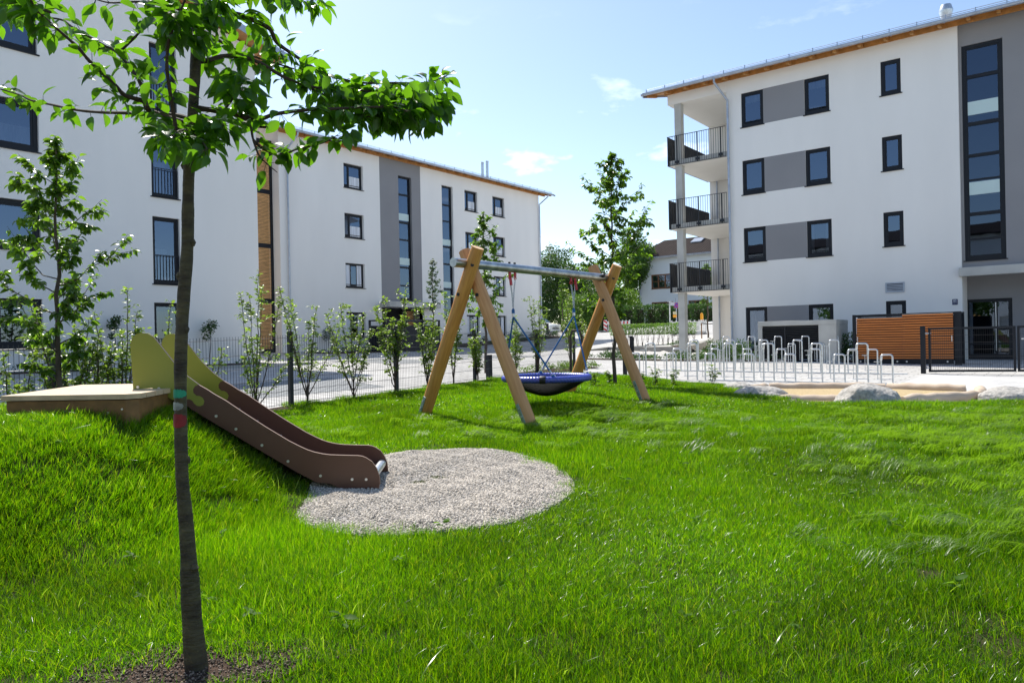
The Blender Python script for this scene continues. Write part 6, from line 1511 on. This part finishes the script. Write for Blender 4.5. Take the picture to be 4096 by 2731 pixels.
for s_ in (-1, 1):
    m = MB(); m.hexa([CP(.02, s_*.52, .68), CP(.13, s_*.84, .68), CP(.2, s_*.82, .68), CP(.1, s_*.5, .68), CP(.05, s_*.50, .84), CP(.2, s_*.86, .84), CP(.25, s_*.82, .84), CP(.12, s_*.5, .84)]); m.build('headlight', lens_m, car)
for l in (.85, 3.7):
    for s_ in (-1, 1):
        m = MB(); m.tube([CP(l, s_*.70, .34), CP(l, s_*.95, .34)], .35, 24); w = m.build('wheel', car_black, car, smooth=True); m = MB(); m.tube([CP(l, s_*.945, .34), CP(l, s_*.96, .34)], .22, 20); m.build('rim', chrome, w)

# ------------------------------------------------------------------ gravel, soil round the tree, grass
def grav_h(x, d):
    e = edge_dist(GRAVEL, x, d); return lawn_h(x, d)+.006+.10*np.clip(e, 0, .22)+.010*np.sin(x*7+2)*np.sin(d*6)*np.clip(e*6, 0, 1)+.008*np.sin(x*17+d*5)*np.sin(d*14)*np.clip(e*6, 0, 1)-.03*np.exp(-(((x+.6)/.3)**2+((d-5.25)/.35)**2))
gravel = fill_poly('gravel', GRAVEL, grav_h, gravel_m, .10)
TB = to_xd(TRUNK[0][0], TRUNK[0][1]); TB = (float(TB[0]), float(TB[1]))
SOILP = [(TB[0]+rx*math.cos(R(a))+(.13 if abs(a-40) < 40 else 0), TB[1]+ry*math.sin(R(a))) for a, rx, ry in zip(range(0, 360, 20), [.33, .40, .34, .26, .2, .2, .24, .30, .36, .38, .36, .34, .3, .28, .3, .33, .3, .30], [.2, .24, .28, .22, .18, .2, .22, .2, .18, .2, .3, .3, .3, .3, .3, .3, .25, .2])]
soilp = fill_poly('soil', SOILP, lambda x, d: lawn_h(x, d)+.008, mulch, .06, skirt=.02)

STRIP = [(-5.5, 7.75), (-3.6, 11.6), (-2.33, 14.0), (-.97, 16.8), (.45, 19.6), (.75, 19.45), (-.62, 16.6), (-2.0, 13.8), (-3.25, 11.4), (-5.1, 7.6)]
fill_poly('soil', STRIP, lambda x, d: lawn_h(x, d)+.01, mulch, .2, skirt=.02)
def points_gn(name, P, rot, scl, protos, m, label, kind='stuff'):
    """a point cloud mesh whose points carry rot/scl/idx; one prototype is instanced on each point"""
    me = bpy.data.meshes.new(name); me.vertices.add(len(P)); me.vertices.foreach_set('co', np.asarray(P, np.float32).ravel())
    at = me.attributes.new('rot', 'FLOAT_VECTOR', 'POINT'); at.data.foreach_set('vector', np.asarray(rot, np.float32).ravel())
    at = me.attributes.new('scl', 'FLOAT_VECTOR', 'POINT'); at.data.foreach_set('vector', np.asarray(scl, np.float32).ravel())
    me.materials.append(m); me.update()
    o = bpy.data.objects.new(name, me); COL.objects.link(o)
    pc = bpy.data.collections.new(name+'_set')
    for q in protos: pc.objects.link(q)
    ng = bpy.data.node_groups.new(name, 'GeometryNodeTree'); ng.interface.new_socket('Geometry', in_out='INPUT', socket_type='NodeSocketGeometry'); ng.interface.new_socket('Geometry', in_out='OUTPUT', socket_type='NodeSocketGeometry')
    N = ng.nodes; L = ng.links; gi = N.new('NodeGroupInput'); go = N.new('NodeGroupOutput'); ip = N.new('GeometryNodeInstanceOnPoints'); ci = N.new('GeometryNodeCollectionInfo')
    ci.inputs['Collection'].default_value = pc; ci.inputs['Separate Children'].default_value = True; ci.inputs['Reset Children'].default_value = True
    a1 = N.new('GeometryNodeInputNamedAttribute'); a1.data_type = 'FLOAT_VECTOR'; a1.inputs['Name'].default_value = 'rot'
    a2 = N.new('GeometryNodeInputNamedAttribute'); a2.data_type = 'FLOAT_VECTOR'; a2.inputs['Name'].default_value = 'scl'
    rv = N.new('FunctionNodeRandomValue'); rv.data_type = 'INT'; rv.inputs['Min'].default_value = 0 if False else 0
    for s_ in rv.inputs:
        if s_.name == 'Max' and s_.type == 'INT': s_.default_value = len(protos)-1
    L.new(gi.outputs[0], ip.inputs['Points']); L.new(ci.outputs[0], ip.inputs['Instance']); ip.inputs['Pick Instance'].default_value = True
    io = [q for q in rv.outputs if q.type == 'INT'][0]; L.new(io, ip.inputs['Instance Index'])
    L.new(a1.outputs['Attribute'], ip.inputs['Rotation']); L.new(a2.outputs['Attribute'], ip.inputs['Scale']); L.new(ip.outputs[0], go.inputs[0])
    md = o.modifiers.new('scatter', 'NODES'); md.node_group = ng
    return tag(o, label, None, None, kind)
def blades(name, n, size, h0, h1, w, seed, m, lean=.45, seg=3, clump=0):
    rg = np.random.default_rng(seed)
    if clump: cc = rg.uniform(-size/2, size/2, (clump, 2)); xy = cc[rg.integers(0, clump, n)]+rg.normal(0, size*.07, (n, 2))
    else: xy = rg.uniform(-size/2, size/2, (n, 2))
    az = rg.uniform(0, 2*np.pi, n); H = rg.uniform(h0, h1, n)*rg.uniform(.6, 1, n); ln = H*rg.uniform(.05, lean, n)*(1+.8*(rg.random(n) < .15)); fa = az+rg.uniform(-1.2, 1.2, n)+np.pi/2
    W = w*rg.uniform(.6, 1.3, n); V = []; 
    for k in range(seg+1):
        f = k/seg; c = np.column_stack([xy[:, 0]+np.cos(az)*ln*f**1.9, xy[:, 1]+np.sin(az)*ln*f**1.9, H*(f-.18*(ln/H)*f**2.6)]); ww = W*(1-f**1.6)*.5+.0001
        sd2 = np.column_stack([np.cos(fa), np.sin(fa), np.zeros(n)])*ww[:, None]; V += [c-sd2, c+sd2]
    V = np.stack(V, 1).reshape(-1, 3); q = 2*(seg+1); F = []
    for k in range(seg): a = 2*k; F.append([a, a+1, a+3, a+2])
    F = (np.array(F)[None]+(np.arange(n)*q)[:, None, None]).reshape(-1, 4)
    o = np_mesh(name, V, F, m); COL.objects.unlink(o); return o
BARE = [(2.75, 4.95, .35), (3.3, 5.2, .25), (1.75, 3.05, .22), (2.55, 3.35, .16), (2.35, 3.9, .16), (1.1, 3.0, .18), (1.55, 2.45, .25), (.9, 2.25, .2), (3.0, 3.7, .14), (.2, 2.3, .1)]
def grass_pts(step, dmin, dmax, seed, prob=1.):
    rg = np.random.default_rng(seed); xs = np.arange(-14, 14, step); ds = np.arange(dmin, dmax, step); gx, gd = np.meshgrid(xs, ds); gx = gx.ravel()+rg.uniform(-.5, .5, gx.size)*step; gd = gd.ravel()+rg.uniform(-.5, .5, gd.size)*step
    ok = inside(LAWN, gx, gd) & (np.abs(gx) < gd*.80+1.0) & (gd > dmin) & (gd <= dmax) & (rg.random(gx.size) < prob)
    ok &= ~(inside(GRAVEL, gx, gd) & (edge_dist(GRAVEL, gx, gd) > .03)); ok &= ~inside(PIT, gx, gd) | (edge_dist(PIT, gx, gd) < .0)
    ok &= ~(inside(SOILP, gx, gd) & (edge_dist(SOILP, gx, gd) > .05) & (rg.random(gx.size) < .93))
    for x, d, r in BARE+[(1.9, 4.2, .16), (3.6, 4.5, .18), (2.9, 2.9, .16), (1.2, 5.6, .12)]: ok &= ~((np.hypot(gx-x, (gd-d)) < r*rg.uniform(.3, 1.2, gx.size)) & (rg.random(gx.size) < .78))
    ok &= ~(inside(STRIP, gx, gd) & (rg.random(gx.size) < .80))
    ok &= ~inside([(-3.2, 4.6), (-2.4, 4.5), (-2.4, 5.6), (-3.3, 5.6)], gx, gd)
    ok &= ~((gx > -2.5) & (gx < -.85) & (np.abs(gd-5.27+(gx+.9)*-.06) < .22))
    gx, gd = gx[ok], gd[ok]; return gx, gd, rg
def scatter_grass(name, label, step, dmin, dmax, protos, seed, hs=(1., 1.), prob=1., kind='stuff', m=None):
    gx, gd, rg = grass_pts(step, dmin, dmax, seed, prob); z = lawn_h(gx, gd)-.004; X, Y = xd_arr(gx, gd); n = len(gx)
    e = .05; sx_ = (lawn_h(gx+e, gd)-lawn_h(gx-e, gd))/(2*e); sd3 = (lawn_h(gx, gd+e)-lawn_h(gx, gd-e))/(2*e)
    # slope in world axes -> euler tilt applied after the spin
    wx = sx_*RIGHT.x+sd3*FWD.x; wy = sx_*RIGHT.y+sd3*FWD.y; spin = rg.uniform(0, 2*np.pi, n)
    rot = np.zeros((n, 3))
    for i in range(n):
        nv = Vector((-wx[i]*.8, -wy[i]*.8, 1)).normalized(); q = nv.to_track_quat('Z', 'Y') @ Euler((0, 0, spin[i])).to_quaternion(); rot[i] = q.to_euler()
    big = .62+.72*(np.sin(gx*1.7+.6)*np.sin(gd*1.3+gx*.5)*.5+.5)
    tallr = 1+.75*sstep(2.2, 4.6, gx-.15*gd)*sstep(9, 4, gd)        # longer, combed grass on the right
    hill = 1+.12*np.exp(-(((gx+2.4)/1.3)**2+((gd-4.2)/1.0)**2))
    s_ = big*rg.uniform(hs[0]*.8, hs[1]*1.2, n)*tallr*hill; s_ *= np.where(edge_dist(GRAVEL, gx, gd) < .15, .62, 1.)
    scl = np.column_stack([np.ones(n)*1.0, np.ones(n), s_])
    return points_gn(name, np.column_stack([X, Y, z]), rot, scl, protos, m or grass_m, label)
near = [blades('blade_patch', 640, .26, .028, .082, .0029, 50+i, grass_m, lean=.75) for i in range(6)]
midg = [blades('blade_patch', 620, .38, .032, .088, .0042, 60+i, grass_m, seg=2, lean=.75) for i in range(5)]
farg = [blades('blade_patch', 520, .55, .04, .095, .0068, 70+i, grass_m, seg=2, lean=.75) for i in range(4)]
scatter_grass('grass', 'short fine grass of the near lawn', .135, .9, 5.2, near, 1)
scatter_grass('grass', 'short grass of the middle lawn', .195, 5.2, 10, midg, 2)
scatter_grass('grass', 'short grass of the far lawn', .26, 10, 20, farg, 3)
tall = [blades('tall_patch', 7, .20, .07, .15, .0052, 80+i, grass_tall_m, lean=1.1, seg=5) for i in range(6)]
scatter_grass('tall_grass', 'taller pale grass blades standing out of the lawn', .34, 1.4, 19, tall, 4, prob=.62, m=grass_tall_m)
# flattened, combed grass with its pale sheen put into the colour
def lodged(name, n, size, seed):
    rg = np.random.default_rng(seed); xy = rg.uniform(-size/2, size/2, (n, 2)); az = rg.normal(0, .35, n); L0 = rg.uniform(.08, .19, n); V = []
    W = .0042*rg.uniform(.6, 1.3, n); seg = 4
    for k in range(seg+1):
        f = k/seg; h = .012+.062*math.sin(min(1, f*1.5)*math.pi*.55)-.02*f
        c = np.column_stack([xy[:, 0]+np.cos(az)*L0*f**1.2, xy[:, 1]+np.sin(az)*L0*f**1.2, (h*rg.uniform(.97, 1.03, n))+rg.uniform(0, .02)]); ww = W*(1-f**1.7)*.5+.0001
        sd2 = np.column_stack([-np.sin(az), np.cos(az), rg.uniform(-.35, .35)*np.ones(n)])*ww[:, None]; V += [c-sd2, c+sd2]
    V = np.stack(V, 1).reshape(-1, 3); q = 2*(seg+1); F = np.array([[2*k, 2*k+1, 2*k+3, 2*k+2] for k in range(seg)]); F = (F[None]+(np.arange(n)*q)[:, None, None]).reshape(-1, 4)
    o = np_mesh(name, V, F, grass_sheen); COL.objects.unlink(o); return o
lod = [lodged('lodged_patch', 30, .15, 200+i) for i in range(6)]
rgl = np.random.default_rng(77); gx, gd, _ = grass_pts(.075, 1.9, 11, 78)
right = sstep(.9, 3.6, gx-.28*(gd-3)+.25*np.sin(gd*2.1))*sstep(11, 6, gd)*sstep(1.9, 2.8, gd)*(.30+.70*sstep(-.9, .5, np.sin(gd*3.1+gx*1.4)+.5*np.sin(gx*4.3-gd*1.7)))
swp = np.exp(-((gx-.9)/1.6)**2-((gd-8.3)/1.1)**2)*.8; hl = np.exp(-((gx+2.4)/.8)**2-((gd-4.0)/.35)**2)*.5
keep = rgl.random(len(gx)) < np.clip(right+swp*sstep(-.8, .6, np.sin(gx*5+gd*3)), 0, 1)*.45
gx, gd = gx[keep], gd[keep]; X, Y = xd_arr(gx, gd); n = len(gx); a0 = math.atan2(-FWD.y+RIGHT.y*.7, -FWD.x+RIGHT.x*.7)
rot = np.zeros((n, 3)); rot[:, 2] = a0+.5*np.sin(gx*1.1)+rgl.normal(0, .45, n); rot[:, 0] = rgl.normal(0, .14, n); rot[:, 1] = rgl.normal(0, .16, n); sc_ = rgl.uniform(.8, 1.25, (n, 1))*np.ones((1, 3))
points_gn('lodged_grass', np.column_stack([X, Y, lawn_h(gx, gd)+.004]), rot, sc_, lod, grass_sheen, 'longer combed-over grass, its sunny sheen partly put into a paler colour')
# small broad-leaved weeds
leaf_weed = leafmat('weed_leaf', (.075, .16, .015), (.22, .42, .02), .5, 5, .3, .6, .2)
def weed(seed):
    rg = np.random.default_rng(seed); n = 7; a = rg.uniform(0, 6.28, n); P = np.column_stack([np.cos(a)*.01, np.sin(a)*.01, rg.uniform(.05, .10, n)]); D = np.column_stack([np.cos(a), np.sin(a), rg.uniform(-.1, .7, n)])
    o = leaves_mesh('weed_form', P, D, np.tile([0, 0, 1.], (n, 1))+rg.normal(0, .2, (n, 3)), rg.uniform(.035, .07, n), leaf_weed, None, detail=1, wid=1.3); COL.objects.unlink(o); return o
gx, gd, rgw = grass_pts(.40, 2.4, 17, 91, .42); X, Y = xd_arr(gx, gd); n = len(gx)
points_gn('weeds', np.column_stack([X, Y, lawn_h(gx, gd)]), np.column_stack([np.zeros((n, 2)), rgw.uniform(0, 6.28, n)]), rgw.uniform(.35, .8, (n, 1))*np.ones((1, 3)), [weed(i) for i in range(5)], leaf_weed, 'broad-leaved weeds scattered through the lawn')
# pebbles
def pebble(seed, r):
    bm = bmesh.new(); bmesh.ops.create_icosphere(bm, subdivisions=1, radius=r); rg = random.Random(seed)
    for v in bm.verts: v.co = Vector((v.co.x*rg.uniform(.75, 1.25), v.co.y*rg.uniform(.7, 1.2), v.co.z*rg.uniform(.5, .8)))
    me = bpy.data.meshes.new('pebble'); bm.to_mesh(me); bm.free(); me.shade_smooth(); return me
def pebbles(name, poly, hf, n, r, m, label, seed, edge=0.):
    rg = np.random.default_rng(seed); P = np.array(poly); lo, hi = P.min(0), P.max(0); x = rg.uniform(lo[0], hi[0], n*2); d = rg.uniform(lo[1], hi[1], n*2); ok = inside(poly, x, d); x, d = x[ok][:n], d[ok][:n]
    pr = []
    for i in range(6): me = pebble(seed*10+i, r); me.materials.append(m); pr.append(bpy.data.objects.new('pebble_form', me))
    X, Y = xd_arr(x, d); z = hf(x, d)+rg.uniform(-.002, .004, len(x)); s_ = rg.uniform(.55, 1.35, len(x))
    points_gn(name, np.column_stack([X, Y, z]), rg.uniform(-.6, 6.3, (len(x), 3)), np.column_stack([s_, s_, s_]), pr, m, label)
pebbles('gravel_stones', GRAVEL, grav_h, 52000, .0072, pebble_m, 'pale rounded pebbles of the fall area under the slide end', 2)
GR2 = [((x+.45)*1.09-.45, (d-5.2)*1.07+5.2) for x, d in GRAVEL]
pebbles('stray_stones', GR2, lambda x, d: lawn_h(x, d)+.004, 1800, .0065, pebble_m, 'stray pebbles kicked into the grass around the gravel', 6)
pebbles('soil_chips', SOILP, lambda x, d: lawn_h(x, d)+.009, 3000, .0042, stone_chip, 'small stones and bark chips round the foot of the cherry tree', 3)
for i, (x, d, r) in enumerate(BARE[:8]):
    pass
pebbles('bare_patch_chips', [(1.4, 2.2), (3.6, 4.6), (3.6, 5.4), (2.4, 5.2), (1.0, 3.2)], lambda x, d: lawn_h(x, d)+.003, 2500, .004, stone_chip, 'small stones in the bare spots of the lawn', 4)

# ---- unseen block and trees added behind the camera to fill the pane reflections ----
FBk = lambda u, n, z: Vector((u, -26+n, z))
bb = thing('apartment_building', 'unseen pale apartment block added behind the viewer for the window panes to mirror', 'building', (0, -30, 0))
m = MB(); wall_holes(m, FBk, -34, 34, -.3, 11.5, [(x, x+1.4, z, z+1.5) for x in range(-31, 31, 4) for z in (1.4, 4.4, 7.4)])
m.fbox(FBk, -34, 34, -10, -.3, -.3, 11.4); m.build('wall', plaster, bb)
m = MB(); m.hexa([FBk(-34.6, .8, 11.3), FBk(34.6, .8, 11.3), FBk(34.6, -5, 13), FBk(-34.6, -5, 13), FBk(-34.6, .8, 11.5), FBk(34.6, .8, 11.5), FBk(34.6, -5, 13.2), FBk(-34.6, -5, 13.2)]); m.build('roof', tm, bb)
for i, (x, y, h, w) in enumerate(((-20, -17, 9, 3.6), (-9, -18, 8, 3.2), (3, -17, 9.5, 3.8), (14, -19, 8.5, 3.4), (26, -17, 9, 3.6))):
    xx, dd = to_xd(x, y); far_tree('tree', ['first', 'second', 'third', 'fourth', 'fifth'][i]+' tree of the unseen row added behind the viewer for pane reflections', xx, dd, 0, h, w, 3500, .35, leaf_far, 80+i, group='trees added behind the viewer for reflections')
